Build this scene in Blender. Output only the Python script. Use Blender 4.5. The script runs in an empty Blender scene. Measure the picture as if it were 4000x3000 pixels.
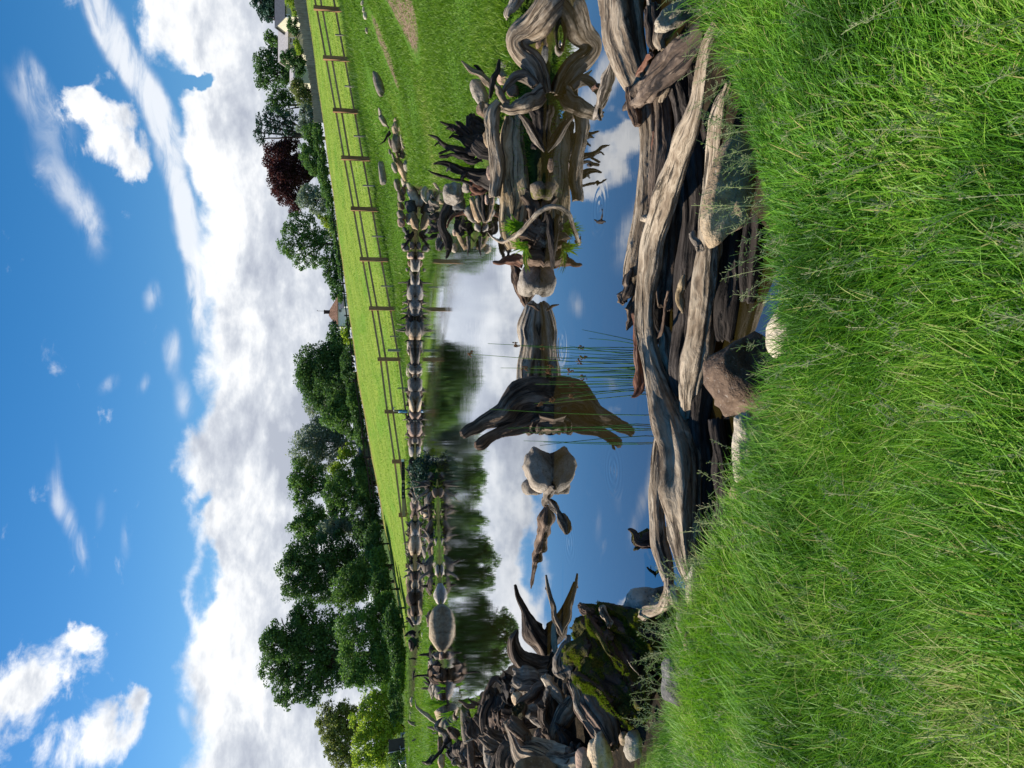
import bpy, math, random
import numpy as np
from mathutils import Vector, Matrix, noise as mnoise
random.seed(7); RNG = np.random.default_rng(7)
SC = bpy.context.scene; COL = SC.collection
R = math.radians

# ------------------------------------------------------------------ camera (portrait picture stored on its side)
FPX = 3006.0; PITCH = R(10.15); CAMH = 1.7
FW = Vector((0, math.cos(PITCH), -math.sin(PITCH)))
UP = Vector((0, math.sin(PITCH), math.cos(PITCH)))
RT = Vector((1, 0, 0))
cam_d = bpy.data.cameras.new('camera'); cam = bpy.data.objects.new('camera', cam_d); COL.objects.link(cam)
cam_d.sensor_fit = 'HORIZONTAL'; cam_d.sensor_width = 36.0; cam_d.lens = 36.0 * FPX / 4000.0
cam_d.clip_start = 0.05; cam_d.clip_end = 5000
cam.matrix_world = Matrix(((-UP.x, RT.x, -FW.x, 0), (-UP.y, RT.y, -FW.y, 0), (-UP.z, RT.z, -FW.z, CAMH), (0, 0, 0, 1)))
SC.camera = cam
CAMP = Vector((0, 0, CAMH))

# ------------------------------------------------------------------ exposure, sun
SC.view_settings.view_transform = 'Standard'; SC.view_settings.look = 'None'
SC.view_settings.gamma = 1; SC.view_settings.exposure = 0.62
SUN_AZ, SUN_EL = R(-70), R(46)
sd = Vector((math.sin(SUN_AZ) * math.cos(SUN_EL), math.cos(SUN_AZ) * math.cos(SUN_EL), math.sin(SUN_EL)))
sun_d = bpy.data.lights.new('sun', 'SUN'); sun_d.energy = 5.0; sun_d.angle = R(0.53); sun_d.color = (1.0, 0.94, 0.84)
sun = bpy.data.objects.new('sun', sun_d); COL.objects.link(sun)
sun.rotation_euler = sd.to_track_quat('Z', 'Y').to_euler(); sun.location = (-20, 10, 30)
SC.cycles.max_bounces = 8; SC.cycles.transparent_max_bounces = 12; SC.cycles.diffuse_bounces = 3
SC.cycles.glossy_bounces = 3; SC.cycles.caustics_reflective = False; SC.cycles.caustics_refractive = False
SC.cycles.use_denoising = True

# ------------------------------------------------------------------ picture measurements -> world
REG = {'A': (1500, 0, .45208), 'B': (1500, 750, .45208), 'C': (1500, 1500, .45208), 'D': (1500, 2250, .45208),
       'E': (2200, 0, .45208), 'F': (2200, 750, .45208), 'G': (2200, 1500, .45208), 'H': (2200, 2250, .45208),
       'a': (900, 0, .36166), 'b': (900, 600, .36166), 'c': (900, 1200, .36166), 'd': (900, 1800, .36166), 'e': (900, 2400, .36166),
       'p': (1480, 1750, .13562), 'q': (1480, 1975, .18083), 'r': (1560, 2275, .18083), 's': (1600, 2600, .24107),
       't': (1480, 400, .18083), 'u': (1480, 700, .24107), 'v': (1200, 1090, .11452), 'w': (1340, 2780, .13562), 'X': (0, 0, 1.8083), 'Z': (0, 0, 1)}
def full(reg, X, Y):
    a, b, s = REG[reg]; return a + X * s, b + Y * s
def ray(px, py):
    return (FW + RT * ((1500 - py) / FPX) + UP * ((2000 - px) / FPX))
def at(reg, X, Y, yd):                       # point of the sight line at world distance yd
    px, py = full(reg, X, Y); r = ray(px, py); t = yd / r.y
    return CAMP + r * t
def onz(reg, X, Y, z=0.0):                   # point of the sight line on the level z
    px, py = full(reg, X, Y); r = ray(px, py); t = (z - CAMH) / r.z
    return CAMP + r * t
def mper(yd): return yd / math.cos(PITCH) / FPX   # metres per full pixel, roughly
def azel(X, Y):
    r = ray(X * 1.8083, Y * 1.8083).normalized()
    return math.atan2(r.x, r.y), math.asin(r.z)

# ------------------------------------------------------------------ node helpers
def nmat(name):
    m = bpy.data.materials.new(name); m.use_nodes = True
    nt = m.node_tree; nt.nodes.clear(); return m, nt
class NB:
    def __init__(s, nt): s.nt = nt
    def n(s, t, **kw):
        nd = s.nt.nodes.new(t)
        for k, v in kw.items():
            setattr(nd, k, v)
        return nd
    def l(s, a, b): s.nt.links.new(a, b)
    def put(s, sock, v):
        if isinstance(v, bpy.types.NodeSocket): s.l(v, sock)
        else: sock.default_value = v
    def math(s, op, a, b=None, c=None, clamp=False):
        nd = s.n('ShaderNodeMath', operation=op); nd.use_clamp = clamp
        s.put(nd.inputs[0], a)
        if b is not None: s.put(nd.inputs[1], b)
        if c is not None: s.put(nd.inputs[2], c)
        return nd.outputs[0]
    def vmath(s, op, a, b=None):
        nd = s.n('ShaderNodeVectorMath', operation=op); s.put(nd.inputs[0], a)
        if b is not None: s.put(nd.inputs[1], b)
        return nd.outputs['Value'] if op == 'LENGTH' else nd.outputs[0]
    def mr(s, v, a, b, c=0.0, d=1.0, smooth=True):
        nd = s.n('ShaderNodeMapRange'); nd.interpolation_type = 'SMOOTHSTEP' if smooth else 'LINEAR'
        s.put(nd.inputs[0], v); nd.inputs[1].default_value = a; nd.inputs[2].default_value = b
        nd.inputs[3].default_value = c; nd.inputs[4].default_value = d; return nd.outputs[0]
    def noise(s, vec, scale, detail=4, rough=.55, dist=0.0, color=False):
        nd = s.n('ShaderNodeTexNoise'); s.l(vec, nd.inputs['Vector']); nd.inputs['Scale'].default_value = scale
        nd.inputs['Detail'].default_value = detail; nd.inputs['Roughness'].default_value = rough
        nd.inputs['Distortion'].default_value = dist
        return nd.outputs['Color'] if color else nd.outputs['Fac']
    def mapping(s, vec, sc=(1, 1, 1), loc=(0, 0, 0), rot=(0, 0, 0), vt='POINT'):
        nd = s.n('ShaderNodeMapping', vector_type=vt); s.l(vec, nd.inputs['Vector'])
        nd.inputs['Scale'].default_value = sc; nd.inputs['Location'].default_value = loc; nd.inputs['Rotation'].default_value = rot
        return nd.outputs[0]
    def mix(s, f, a, b, mode='MIX'):
        nd = s.n('ShaderNodeMix', data_type='RGBA', blend_type=mode); s.put(nd.inputs[0], f)
        s.put(nd.inputs[6], a if isinstance(a, bpy.types.NodeSocket) else (*a, 1)); s.put(nd.inputs[7], b if isinstance(b, bpy.types.NodeSocket) else (*b, 1))
        return nd.outputs[2]
    def ramp(s, f, stops):
        nd = s.n('ShaderNodeValToRGB'); s.l(f, nd.inputs[0]); cr = nd.color_ramp
        while len(cr.elements) < len(stops): cr.elements.new(.5)
        for e, (p, c) in zip(cr.elements, stops): e.position = p; e.color = (*c, 1)
        return nd.outputs[0]
    def bump(s, h, strength=.5, dist=.01, normal=None):
        nd = s.n('ShaderNodeBump'); s.l(h, nd.inputs['Height']); nd.inputs['Strength'].default_value = strength
        nd.inputs['Distance'].default_value = dist
        if normal is not None: s.l(normal, nd.inputs['Normal'])
        return nd.outputs[0]
    def bsdf(s, color, rough=.8, spec=.3, normal=None, metal=0):
        nd = s.n('ShaderNodeBsdfPrincipled')
        s.put(nd.inputs['Base Color'], color if isinstance(color, bpy.types.NodeSocket) else (*color, 1)); s.put(nd.inputs['Roughness'], rough)
        nd.inputs['Specular IOR Level'].default_value = spec; nd.inputs['Metallic'].default_value = metal
        if normal is not None: s.l(normal, nd.inputs['Normal'])
        return nd.outputs[0]
    def out(s, sh):
        o = s.n('ShaderNodeOutputMaterial'); s.l(sh, o.inputs[0])

# ------------------------------------------------------------------ sky: Nishita with broken cumulus
def build_world():
    w = bpy.data.worlds.new('World'); SC.world = w; w.use_nodes = True
    nt = w.node_tree; nt.nodes.clear(); B = NB(nt)
    tc = B.n('ShaderNodeTexCoord'); d = tc.outputs['Generated']
    sky = B.n('ShaderNodeTexSky', sky_type='NISHITA'); sky.sun_disc = False
    sky.sun_elevation = SUN_EL; sky.sun_rotation = SUN_AZ; sky.air_density = 1.0; sky.dust_density = 0.3; sky.ozone_density = 2.2
    hs = B.n('ShaderNodeHueSaturation'); B.l(sky.outputs[0], hs.inputs['Color']); hs.inputs['Saturation'].default_value = 1.42; hs.inputs['Value'].default_value = SKYV
    sx = B.n('ShaderNodeSeparateXYZ'); B.l(d, sx.inputs[0])
    az = B.math('ARCTAN2', sx.outputs[0], sx.outputs[1]); el = B.math('ARCSINE', sx.outputs[2])
    cb = B.n('ShaderNodeCombineXYZ'); B.l(az, cb.inputs[0]); B.l(el, cb.inputs[1]); P = cb.outputs[0]
    nc = B.noise(P, 8.0, 6, .58, color=True)
    off = B.vmath('MULTIPLY', B.vmath('SUBTRACT', nc, (.5, .5, .5)), (.16, .09, 0))
    Pd = B.vmath('ADD', P, off)
    fb = B.noise(B.mapping(P, (1, 1.7, 1)), 13.0, 9, .62, .4)
    fbs = B.noise(B.mapping(P, (1, 3.2, 1), rot=(0, 0, .22)), 11.0, 8, .6, .8)
    # the long bank of cloud
    sp = B.n('ShaderNodeSeparateXYZ'); B.l(Pd, sp.inputs[0])
    top = azel(432, 800)[1]
    band = B.mr(sp.outputs[1], top + .03, top - .045, 0, 1.25)
    def blob(X, Y, rX, rY, w, rot=0.0, soft=False, src=None):
        a0, e0 = azel(X, Y); k = 1.8083 / FPX * .93
        m = B.mapping(Pd if src is None else src, (rY * k, rX * k, 1), (a0, e0, 0), (0, 0, rot), 'TEXTURE')
        ln = B.vmath('LENGTH', m)
        return B.mr(ln, 1.25, .25 if not soft else 0.0, 0, w)
    tot = band
    # cumulus heads on the bank and the separate puffs: X = down the picture's width, Y = along its height (display px)
    for b in [(395, 60, 75, 110, .75), (440, 320, 50, 90, .5), (420, 1010, 55, 100, .6), (370, -60, 70, 90, .7),
              (215, 250, 62, 62, .95), (185, 215, 45, 50, .7), (250, 350, 55, 60, .8), (290, 300, 40, 90, .5), (250, 170, 35, 30, .5),
              (100, 1440, 78, 75, .72), (60, 1520, 50, 70, .62), (160, 1380, 40, 36, .6), (240, 1560, 62, 100, .68), (285, 1500, 30, 40, .5), (130, 1640, 60, 90, .62), (30, 1640, 30, 60, .6),
              (465, 1230, 30, 70, -.6), (430, 205, 40, 26, -1.2), (455, 1110, 26, 26, -.4), (600, 640, 90, 90, .3), (630, 700, 60, 200, .5), (560, 900, 80, 200, .5)]:
        tot = B.math('ADD', tot, blob(*b))
    amp = B.mr(el, top + .01, top + .07, 1.2, 2.5)
    dens = B.math('ADD', tot, B.math('MULTIPLY', B.math('SUBTRACT', fb, .5), amp))
    mask = B.mr(dens, .26, .92)
    # thin streaks
    Pw = B.vmath('ADD', P, B.vmath('MULTIPLY', off, (.28, .28, 0)))
    ws = None
    for X, Y, rX, rY, w, rot in [(225, 20, 34, 110, 1.3, .35), (280, 130, 36, 110, 1.4, .55), (345, 250, 34, 120, 1.4, .5), (382, 400, 34, 130, 1.3, .3), (408, 540, 30, 130, 1.2, .2), (426, 680, 26, 110, 1.0, .12),
                                 (90, 230, 52, 110, .66, .45), (140, 400, 46, 120, .66, .45), (195, 500, 34, 80, .5, .2), (75, 160, 26, 60, .5, .4),
                                 (330, 640, 26, 46, .6, -.2), (372, 760, 26, 60, .7, 0), (395, 860, 26, 70, .6, 0), (240, 830, 22, 36, .5, -.6), (313, 835, 16, 34, .5, -.3),
                                 (145, 1110, 24, 110, .62, .4), (172, 1200, 20, 60, .5, .3), (270, 1160, 16, 90, .45, 0), (215, 1100, 14, 60, .3, 0), (395, 1545, 16, 36, .6, .3), (120, 1020, 12, 90, .35, .1)]:
        q = blob(X, Y, rX, rY, w, rot, True, Pw); ws = q if ws is None else B.math('ADD', ws, q)
    wisp = B.math('MULTIPLY', B.mr(ws, .05, 1.0), B.mr(B.math('ADD', fbs, B.math('MULTIPLY', ws, .10)), .34, .70))
    # cloud light and shade (thick parts are grey below)
    f2 = B.noise(B.mapping(P, (1, 2.0, 1), (.3, .7, 0)), 7.0, 6, .55, .5)
    f3 = B.noise(B.mapping(P, (1, 1.9, 1), (.31, .69, .02)), 24.0, 6, .6)
    low = B.mr(el, .24, .07)
    g = B.math('ADD', B.math('MULTIPLY', f2, .85), B.math('MULTIPLY', f3, .45))
    g = B.math('SUBTRACT', g, B.math('MULTIPLY', low, .17))
    edge = B.mr(dens, .5, 1.1, 0, 1)
    g = B.math('SUBTRACT', g, B.math('MULTIPLY', edge, .07))
    ccol = B.ramp(g, [(.33, (.47, .51, .60)), (.45, (.66, .70, .77)), (.54, (.90, .92, .95)), (.64, (1.1, 1.1, 1.1))])
    cc = B.n('ShaderNodeVectorMath', operation='SCALE'); B.l(ccol, cc.inputs[0]); cc.inputs['Scale'].default_value = CLOUDV
    c1 = B.mix(B.math('MULTIPLY', wisp, .85), hs.outputs[0], (CLOUDV * .95, CLOUDV * .97, CLOUDV))
    c2 = B.mix(mask, c1, cc.outputs[0])
    bg = B.n('ShaderNodeBackground'); B.l(c2, bg.inputs[0]); bg.inputs[1].default_value = .1
    o = B.n('ShaderNodeOutputWorld'); B.l(bg.outputs[0], o.inputs[0])
SKYV, CLOUDV = .84, 6.9
build_world()

# ------------------------------------------------------------------ object helpers
def tag(o, label=None, cat=None, group=None, kind=None):
    if label: o['label'] = label
    if cat: o['category'] = cat
    if group: o['group'] = group
    if kind: o['kind'] = kind
    return o
def link_mesh(name, V, F, mats, parent=None, attrs=None, smooth=True, loc=None, fmat=None):
    """V (n,3) world coordinates, F list of faces or (m,k) array; origin moves to the base of the mesh"""
    V = np.asarray(V, dtype=np.float64)
    me = bpy.data.meshes.new(name)
    base = Vector(loc) if loc is not None else (Vector((0, 0, 0)) if parent is not None else Vector((V[:, 0].mean(), V[:, 1].mean(), V[:, 2].min())))
    pl = Vector((0, 0, 0))
    if parent is not None:
        q = parent
        while q is not None: pl += q.location; q = q.parent
    W = V - np.array(base) - np.array(pl)
    if isinstance(F, np.ndarray) and F.ndim == 2:
        n, k = F.shape
        me.vertices.add(len(W)); me.vertices.foreach_set('co', W.astype(np.float32).ravel())
        me.loops.add(n * k); me.loops.foreach_set('vertex_index', F.astype(np.int32).ravel())
        me.polygons.add(n); me.polygons.foreach_set('loop_start', np.arange(0, n * k, k, dtype=np.int32))
        me.update(calc_edges=True)
    else:
        me.from_pydata([tuple(v) for v in W], [], [tuple(int(i) for i in f) for f in F])
    if smooth: me.polygons.foreach_set('use_smooth', np.ones(len(me.polygons), dtype=bool))
    for m in (mats if isinstance(mats, (list, tuple)) else [mats]): me.materials.append(m)
    if fmat is not None: me.polygons.foreach_set('material_index', np.asarray(fmat, dtype=np.int32))
    for an, (typ, arr) in (attrs or {}).items():
        at_ = me.attributes.new(an, typ, 'POINT')
        at_.data.foreach_set('vector' if typ == 'FLOAT_VECTOR' else 'value', np.asarray(arr, dtype=np.float32).ravel())
    me.update()
    o = bpy.data.objects.new(name, me); COL.objects.link(o)
    if parent is not None: o.parent = parent
    else: o.location = base
    return o
def empty(name, loc, label, cat, group=None):
    o = bpy.data.objects.new(name, None); o.empty_display_size = .2; COL.objects.link(o); o.location = loc
    return tag(o, label, cat, group)
class MB:
    def __init__(s): s.V = []; s.F = []; s.G = []; s.n = 0
    def add(s, V, F, G=None):
        V = np.asarray(V, float).reshape(-1, 3)
        s.V.append(V); s.F += [tuple(i + s.n for i in f) for f in F]
        s.G.append(np.asarray(G if G is not None else V, float)); s.n += len(V); return s
    def box(s, c, h, rz=0, ax=None):
        c = np.array(c, float); X, Y, Z = (np.array(a, float) for a in (ax or ((math.cos(rz), math.sin(rz), 0), (-math.sin(rz), math.cos(rz), 0), (0, 0, 1))))
        V = [c + X * h[0] * a + Y * h[1] * b + Z * h[2] * d for a in (-1, 1) for b in (-1, 1) for d in (-1, 1)]
        return s.add(V, [(0, 1, 3, 2), (4, 6, 7, 5), (0, 4, 5, 1), (2, 3, 7, 6), (0, 2, 6, 4), (1, 5, 7, 3)])
    def bar(s, p, q, w, h, up=(0, 0, 1)):
        p, q = Vector(p), Vector(q); t = (q - p).normalized(); a = t.cross(Vector(up)).normalized(); b = a.cross(t).normalized()
        return s.box((p + q) / 2, ((q - p).length / 2, w / 2, h / 2), ax=(t, a, b))
    def build(s, name, mat, parent=None, smooth=False, loc=None):
        V = np.concatenate(s.V)
        return link_mesh(name, V, s.F, mat, parent, {'grain': ('FLOAT_VECTOR', np.concatenate(s.G))}, smooth, loc)

# tapered, fluted limb along a smoothed path
def catmull(P, n):
    P = np.asarray(P, float); m = len(P)
    if m == 2:
        t = np.linspace(0, 1, n)[:, None]; return P[0] * (1 - t) + P[1] * t
    E = np.vstack([2 * P[0] - P[1], P, 2 * P[-1] - P[-2]]); out = []
    ts = np.linspace(0, m - 1, n)
    for t in ts:
        i = min(int(t), m - 2); u = t - i; a, b, c, d = E[i], E[i + 1], E[i + 2], E[i + 3]
        out.append(.5 * ((2 * b) + (-a + c) * u + (2 * a - 5 * b + 4 * c - d) * u * u + (-a + 3 * b - 3 * c + d) * u ** 3))
    return np.array(out)
def tube(mb, P, Rr, ridge=.16, ring=20, seg=None, lump=.1, jag=.5, flat=1.0, seed=None, wig=0.12, twist=1.0):
    rg = np.random.default_rng(seed if seed is not None else int(RNG.integers(1e9)))
    P = np.asarray(P, float); Rr = np.asarray(Rr, float)
    L = np.linalg.norm(np.diff(P, axis=0), axis=1).sum(); rm = max(Rr.mean(), 1e-4)
    if seg is None: seg = int(np.clip(L / rm * 3.6, 8, 150))
    C = catmull(np.column_stack([P, Rr]), seg + 1); rad = np.maximum(C[:, 3], rm * .03); C = C[:, :3]
    s = np.concatenate([[0], np.cumsum(np.linalg.norm(np.diff(C, axis=0), axis=1))])
    if wig > 0:
        for k in range(3):
            f = (k + 1.5) * 2 * math.pi / max(L, 1e-3)
            C = C + np.outer(np.sin(s * f + rg.uniform(0, 6)), rg.normal(size=3)) * wig * rm / (k + 1)
    T = np.gradient(C, axis=0); T /= np.linalg.norm(T, axis=1)[:, None] + 1e-9
    a = np.cross(T[0], (0, 0, 1.0));
    if np.linalg.norm(a) < .1: a = np.cross(T[0], (0, 1.0, 0))
    a /= np.linalg.norm(a); A = [a]
    for i in range(1, len(T)):
        a = A[-1] - T[i] * np.dot(A[-1], T[i]); a /= np.linalg.norm(a) + 1e-9; A.append(a)
    A = np.array(A); Bn = np.cross(T, A)
    th = np.linspace(0, 2 * math.pi, ring, endpoint=False)
    TH, S = np.meshgrid(th, s / max(rm, 1e-3)); f = np.ones_like(TH)
    for k in range(2, 10):
        ph = rg.uniform(0, 6.28); dr = rg.uniform(-1, 1) * .10 * twist
        am = ridge * rg.uniform(.4, 1) / k ** .65
        f += am * np.sin(k * TH + ph + dr * S * (1 + .2 * k) + .8 * np.sin(S * rg.uniform(.1, .5) + ph))
    for k in range(4):
        f += lump * rg.uniform(.3, 1) * np.sin(S * rg.uniform(.2, 1.1) + TH * rg.integers(-1, 2) + rg.uniform(0, 6))
    for k in range(10, 10 + ring // 3, 2):
        f += ridge * .16 * rg.uniform(.4, 1) * np.sin(k * TH + rg.uniform(0, 6) + rg.uniform(-.15, .15) * S)
    Lr = L / max(rm, 1e-3)
    for k in range(3 + int(ridge * 14)):             # splits running with the grain
        t0 = rg.uniform(0, 6.28) + rg.uniform(-.05, .05) * twist * S + .15 * np.sin(S * .5); dth = np.abs((TH - t0 + math.pi) % (2 * math.pi) - math.pi)
        s0 = rg.uniform(0, Lr); sl = rg.uniform(.15, .4) * Lr + 2
        f -= rg.uniform(.08, .24) * (ridge / .16) * np.exp(-(dth / (1.6 * math.pi / ring * rg.uniform(1, 1.8))) ** 2) * np.exp(-((S - s0) / sl) ** 4)
    for k in range(int(1 + lump * 30)):              # knots, broken twig stubs, hollows
        t0 = rg.uniform(0, 6.28); s0 = rg.uniform(.05, .95) * Lr; dth = np.abs((TH - t0 + math.pi) % (2 * math.pi) - math.pi); wd = rg.uniform(.25, .7)
        f += rg.choice([-.22, .2, .3, .16]) * (lump / .1) ** .6 * np.exp(-(dth / wd) ** 2 - ((S - s0) / (wd * 1.6)) ** 2)
    f = np.maximum(f, .3); rr = rad[:, None] * f
    V = C[:, None, :] + A[:, None, :] * (np.cos(TH) * rr)[..., None] + Bn[:, None, :] * (np.sin(TH) * rr * flat)[..., None]
    # ragged ends
    for e, sg in ((0, -1), (-1, 1)):
        V[e] += T[e] * (sg * rad[e] * jag * rg.uniform(-.6, 1.0, ring))[:, None]
    G = np.stack([np.cos(TH) * rm, np.sin(TH) * rm, S * rm], -1) + rg.uniform(-3, 3, 3)
    n = seg + 1; F = []
    for i in range(n - 1):
        for j in range(ring):
            k = (j + 1) % ring; F.append((i * ring + j, i * ring + k, (i + 1) * ring + k, (i + 1) * ring + j))
    V = V.reshape(-1, 3); G = G.reshape(-1, 3)
    c0 = C[0] + T[0] * rad[0] * .25 * (1 if jag else 0); c1 = C[-1] - T[-1] * rad[-1] * .25 * (1 if jag else 0)
    V = np.vstack([V, c0, c1]); G = np.vstack([G, G[0] + (0, 0, 0), G[-1]])
    i0, i1 = len(V) - 2, len(V) - 1
    for j in range(ring):
        k = (j + 1) % ring; F.append((i0, k, j)); F.append((i1, (n - 1) * ring + j, (n - 1) * ring + k))
    mb.add(V, F, G); return C

def fuse(V, F, G, voxel, amp, chunk=.5):
    """grow the limbs of one piece of wood together, then roughen the skin along the grain"""
    me = bpy.data.meshes.new('tmp'); me.from_pydata([tuple(v) for v in V], [], F); ob = bpy.data.objects.new('tmp', me); COL.objects.link(ob)
    md = ob.modifiers.new('r', 'REMESH'); md.mode = 'VOXEL'; md.voxel_size = voxel
    dg = bpy.context.evaluated_depsgraph_get(); e = ob.evaluated_get(dg); m2 = e.to_mesh()
    n = len(m2.vertices); W = np.zeros(n * 3, np.float32); m2.vertices.foreach_get('co', W); W = W.reshape(-1, 3).astype(float)
    N = np.zeros(n * 3, np.float32); m2.vertices.foreach_get('normal', N); N = N.reshape(-1, 3).astype(float)
    FF = [tuple(p.vertices) for p in m2.polygons]; e.to_mesh_clear(); bpy.data.objects.remove(ob); bpy.data.meshes.remove(me)
    from mathutils.bvhtree import BVHTree
    from mathutils.interpolate import poly_3d_calc
    VV = [Vector(v) for v in V]; bv = BVHTree.FromPolygons(VV, F); fr = mnoise.fractal; Ga = np.asarray(G); GG = np.zeros((n, 3))
    for i, w in enumerate(W):
        loc, _, fi, _ = bv.find_nearest(Vector(w)); f = F[fi]; wt = poly_3d_calc([VV[j] for j in f], loc); GG[i] = sum(t * Ga[j] for t, j in zip(wt, f))
    sc = .9 / amp / 14
    d = np.array([fr(Vector((g[0] * 3.4 * sc, g[1] * 3.4 * sc, g[2] * .42 * sc)), 1.0, 2.1, 4) * .75 + chunk * fr(Vector(w * sc * .9), 1.0, 2.0, 3) for g, w in zip(GG, W)])
    return W + N * (d * amp)[:, None], FF, GG
# ------------------------------------------------------------------ materials
def rnd_out(B): return B.n('ShaderNodeObjectInfo').outputs['Random']
def wood(name, dark, mid, light, scale=1.0, moss=0.0, crack=1.0, thr=(.30, .52, .72), mosscol=(.13, .12, .012)):
    m, nt = nmat(name); B = NB(nt)
    g = B.n('ShaderNodeAttribute', attribute_name='grain').outputs['Vector']
    tc = B.n('ShaderNodeTexCoord').outputs['Object']
    g2 = B.mapping(g, (34 * scale, 34 * scale, 3.2 * scale))
    warp = B.vmath('ADD', g2, B.vmath('MULTIPLY', B.noise(tc, 5 * scale, 2, color=True), (3.0, 3.0, .6)))
    fine = B.noise(warp, 1.0, 8, .62, .2)
    fine2 = B.noise(B.mapping(g, (110 * scale, 110 * scale, 7 * scale)), 1.0, 4, .6)
    big = B.noise(tc, 3.2 * scale, 4, .6)
    v = B.math('ADD', B.math('MULTIPLY', fine, .62), B.math('ADD', B.math('MULTIPLY', big, .34), B.math('MULTIPLY', fine2, .14)))
    v = B.math('ADD', v, B.math('MULTIPLY', B.math('SUBTRACT', rnd_out(B), .5), .08))
    col = B.ramp(v, [(thr[0], dark), (thr[1], mid), (thr[2], light)])
    cr = B.mr(B.noise(B.mapping(g, (26 * scale, 26 * scale, 1.5 * scale), (4, 2, 1)), 1.0, 7, .72, .6), .37, .455)
    col = B.mix(B.math('MULTIPLY', B.math('SUBTRACT', 1.0, cr), .85 * crack), col, tuple(c * .25 for c in dark))
    # small knots and worm holes
    vo = B.n('ShaderNodeTexVoronoi'); B.l(tc, vo.inputs['Vector']); vo.inputs['Scale'].default_value = 26 * scale
    kn = B.mr(vo.outputs['Distance'], .05, .11); col = B.mix(B.math('MULTIPLY', B.math('SUBTRACT', 1.0, kn), .6), col, tuple(c * .5 for c in dark))
    h = B.math('ADD', B.math('MULTIPLY', fine, 1.0), B.math('ADD', B.math('MULTIPLY', cr, .8 * crack), B.math('MULTIPLY', fine2, .25)))
    rough = .82
    if moss > 0:
        geo = B.n('ShaderNodeNewGeometry'); sz = B.n('ShaderNodeSeparateXYZ'); B.l(geo.outputs['Normal'], sz.inputs[0])
        mm = B.math('ADD', B.math('MULTIPLY', B.noise(tc, 7, 5, .65), 1.5), B.math('MULTIPLY', sz.outputs[2], .35))
        mk = B.mr(mm, 1.05 - moss, 1.22 - moss)
        mf = B.noise(tc, 130, 3, .7)
        mc = B.mix(B.mr(B.noise(tc, 16, 4, .6), .35, .68), tuple(c * .4 for c in mosscol), mosscol)
        mc = B.mix(B.mr(mf, .3, .7), tuple(c * .3 for c in mosscol), mc)
        col = B.mix(mk, col, mc)
        h = B.math('ADD', h, B.math('MULTIPLY', B.math('MULTIPLY', mf, mk), 1.2))
    nrm = B.bump(h, .95, .022 / scale)
    B.out(B.bsdf(col, rough, .25, nrm)); return m
M = {}
M['pale'] = wood('bleached_wood', (.058, .038, .024), (.20, .145, .094), (.46, .37, .265), 1.0, thr=(.33, .49, .64))
M['cream'] = wood('cream_bleached_wood', (.085, .058, .036), (.27, .205, .14), (.54, .455, .345), 1.0, thr=(.33, .47, .62))
M['greyw'] = wood('grey_wood', (.034, .027, .021), (.155, .122, .09), (.43, .36, .285), 1.0)
M['tan'] = wood('tan_grained_wood', (.07, .042, .018), (.26, .18, .09), (.52, .40, .25), .8, thr=(.32, .48, .66))
M['brown'] = wood('brown_wood', (.030, .017, .011), (.12, .074, .047), (.31, .215, .15), .8)
M['dark'] = wood('dark_wet_wood_and_gap_shade', (.010, .008, .006), (.034, .025, .019), (.12, .098, .082), .8, thr=(.33, .54, .76))  # light tone kept low: also paints the shade in gaps between near logs
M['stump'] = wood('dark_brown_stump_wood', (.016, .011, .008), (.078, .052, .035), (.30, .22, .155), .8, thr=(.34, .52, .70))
M['red'] = wood('reddish_bark_wood', (.03, .012, .008), (.15, .062, .035), (.30, .19, .13), 1.0)
M['mossy'] = wood('mossy_rotten_wood', (.014, .009, .007), (.075, .045, .035), (.22, .15, .12), .9, moss=.23, mosscol=(.20, .18, .015))
M['mossroot'] = wood('moss_covered_root', (.02, .015, .01), (.09, .065, .04), (.2, .15, .1), 1.0, moss=.45, mosscol=(.11, .085, .02))

def stone(name, c1, c2, c3, sp=1.0, moss=0.0, scale=1.0):
    m, nt = nmat(name); B = NB(nt)
    tc = B.n('ShaderNodeTexCoord').outputs['Object']
    off = B.vmath('ADD', tc, B.vmath('MULTIPLY', B.n('ShaderNodeObjectInfo').outputs['Location'], (.7, .7, .7)))
    a = B.noise(off, 4 * scale, 6, .62, .3); b = B.noise(off, 60 * scale, 3, .7); c = B.noise(off, 16 * scale, 5, .6)
    v = B.math('ADD', B.math('MULTIPLY', a, .6), B.math('ADD', B.math('MULTIPLY', c, .4), B.math('MULTIPLY', B.math('SUBTRACT', rnd_out(B), .5), .16)))
    col = B.ramp(v, [(.34, c1), (.5, c2), (.66, c3)])
    hv = B.n('ShaderNodeHueSaturation'); B.l(col, hv.inputs['Color']); B.l(B.mr(B.math('FRACT', B.math('MULTIPLY', rnd_out(B), 7.31)), 0, 1, .75, 1.25), hv.inputs['Value'])
    col = hv.outputs[0]
    col = B.mix(B.math('MULTIPLY', B.mr(b, .55, .72), .55 * sp), col, tuple(x * .3 for x in c1))
    col = B.mix(B.math('MULTIPLY', B.mr(b, .42, .28), .35 * sp), col, (.55, .5, .42))
    if moss:
        mk = B.mr(B.noise(off, 7, 5, .65), .62 - moss, .72 - moss)
        col = B.mix(mk, col, (.12, .115, .018))
    nrm = B.bump(B.math('ADD', B.math('MULTIPLY', c, 1.0), B.math('MULTIPLY', b, .35)), .8, .03)
    B.out(B.bsdf(col, .85, .3, nrm)); return m
M['stan'] = stone('tan_stone', (.20, .13, .07), (.40, .28, .165), (.58, .45, .29))
M['sgrey'] = stone('grey_brown_stone', (.15, .118, .085), (.29, .235, .175), (.44, .37, .29))
M['spink'] = stone('pinkish_stone', (.22, .14, .10), (.40, .27, .195), (.54, .40, .30))
M['sbrown'] = stone('brown_stone', (.085, .05, .03), (.17, .11, .07), (.28, .19, .125))
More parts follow.
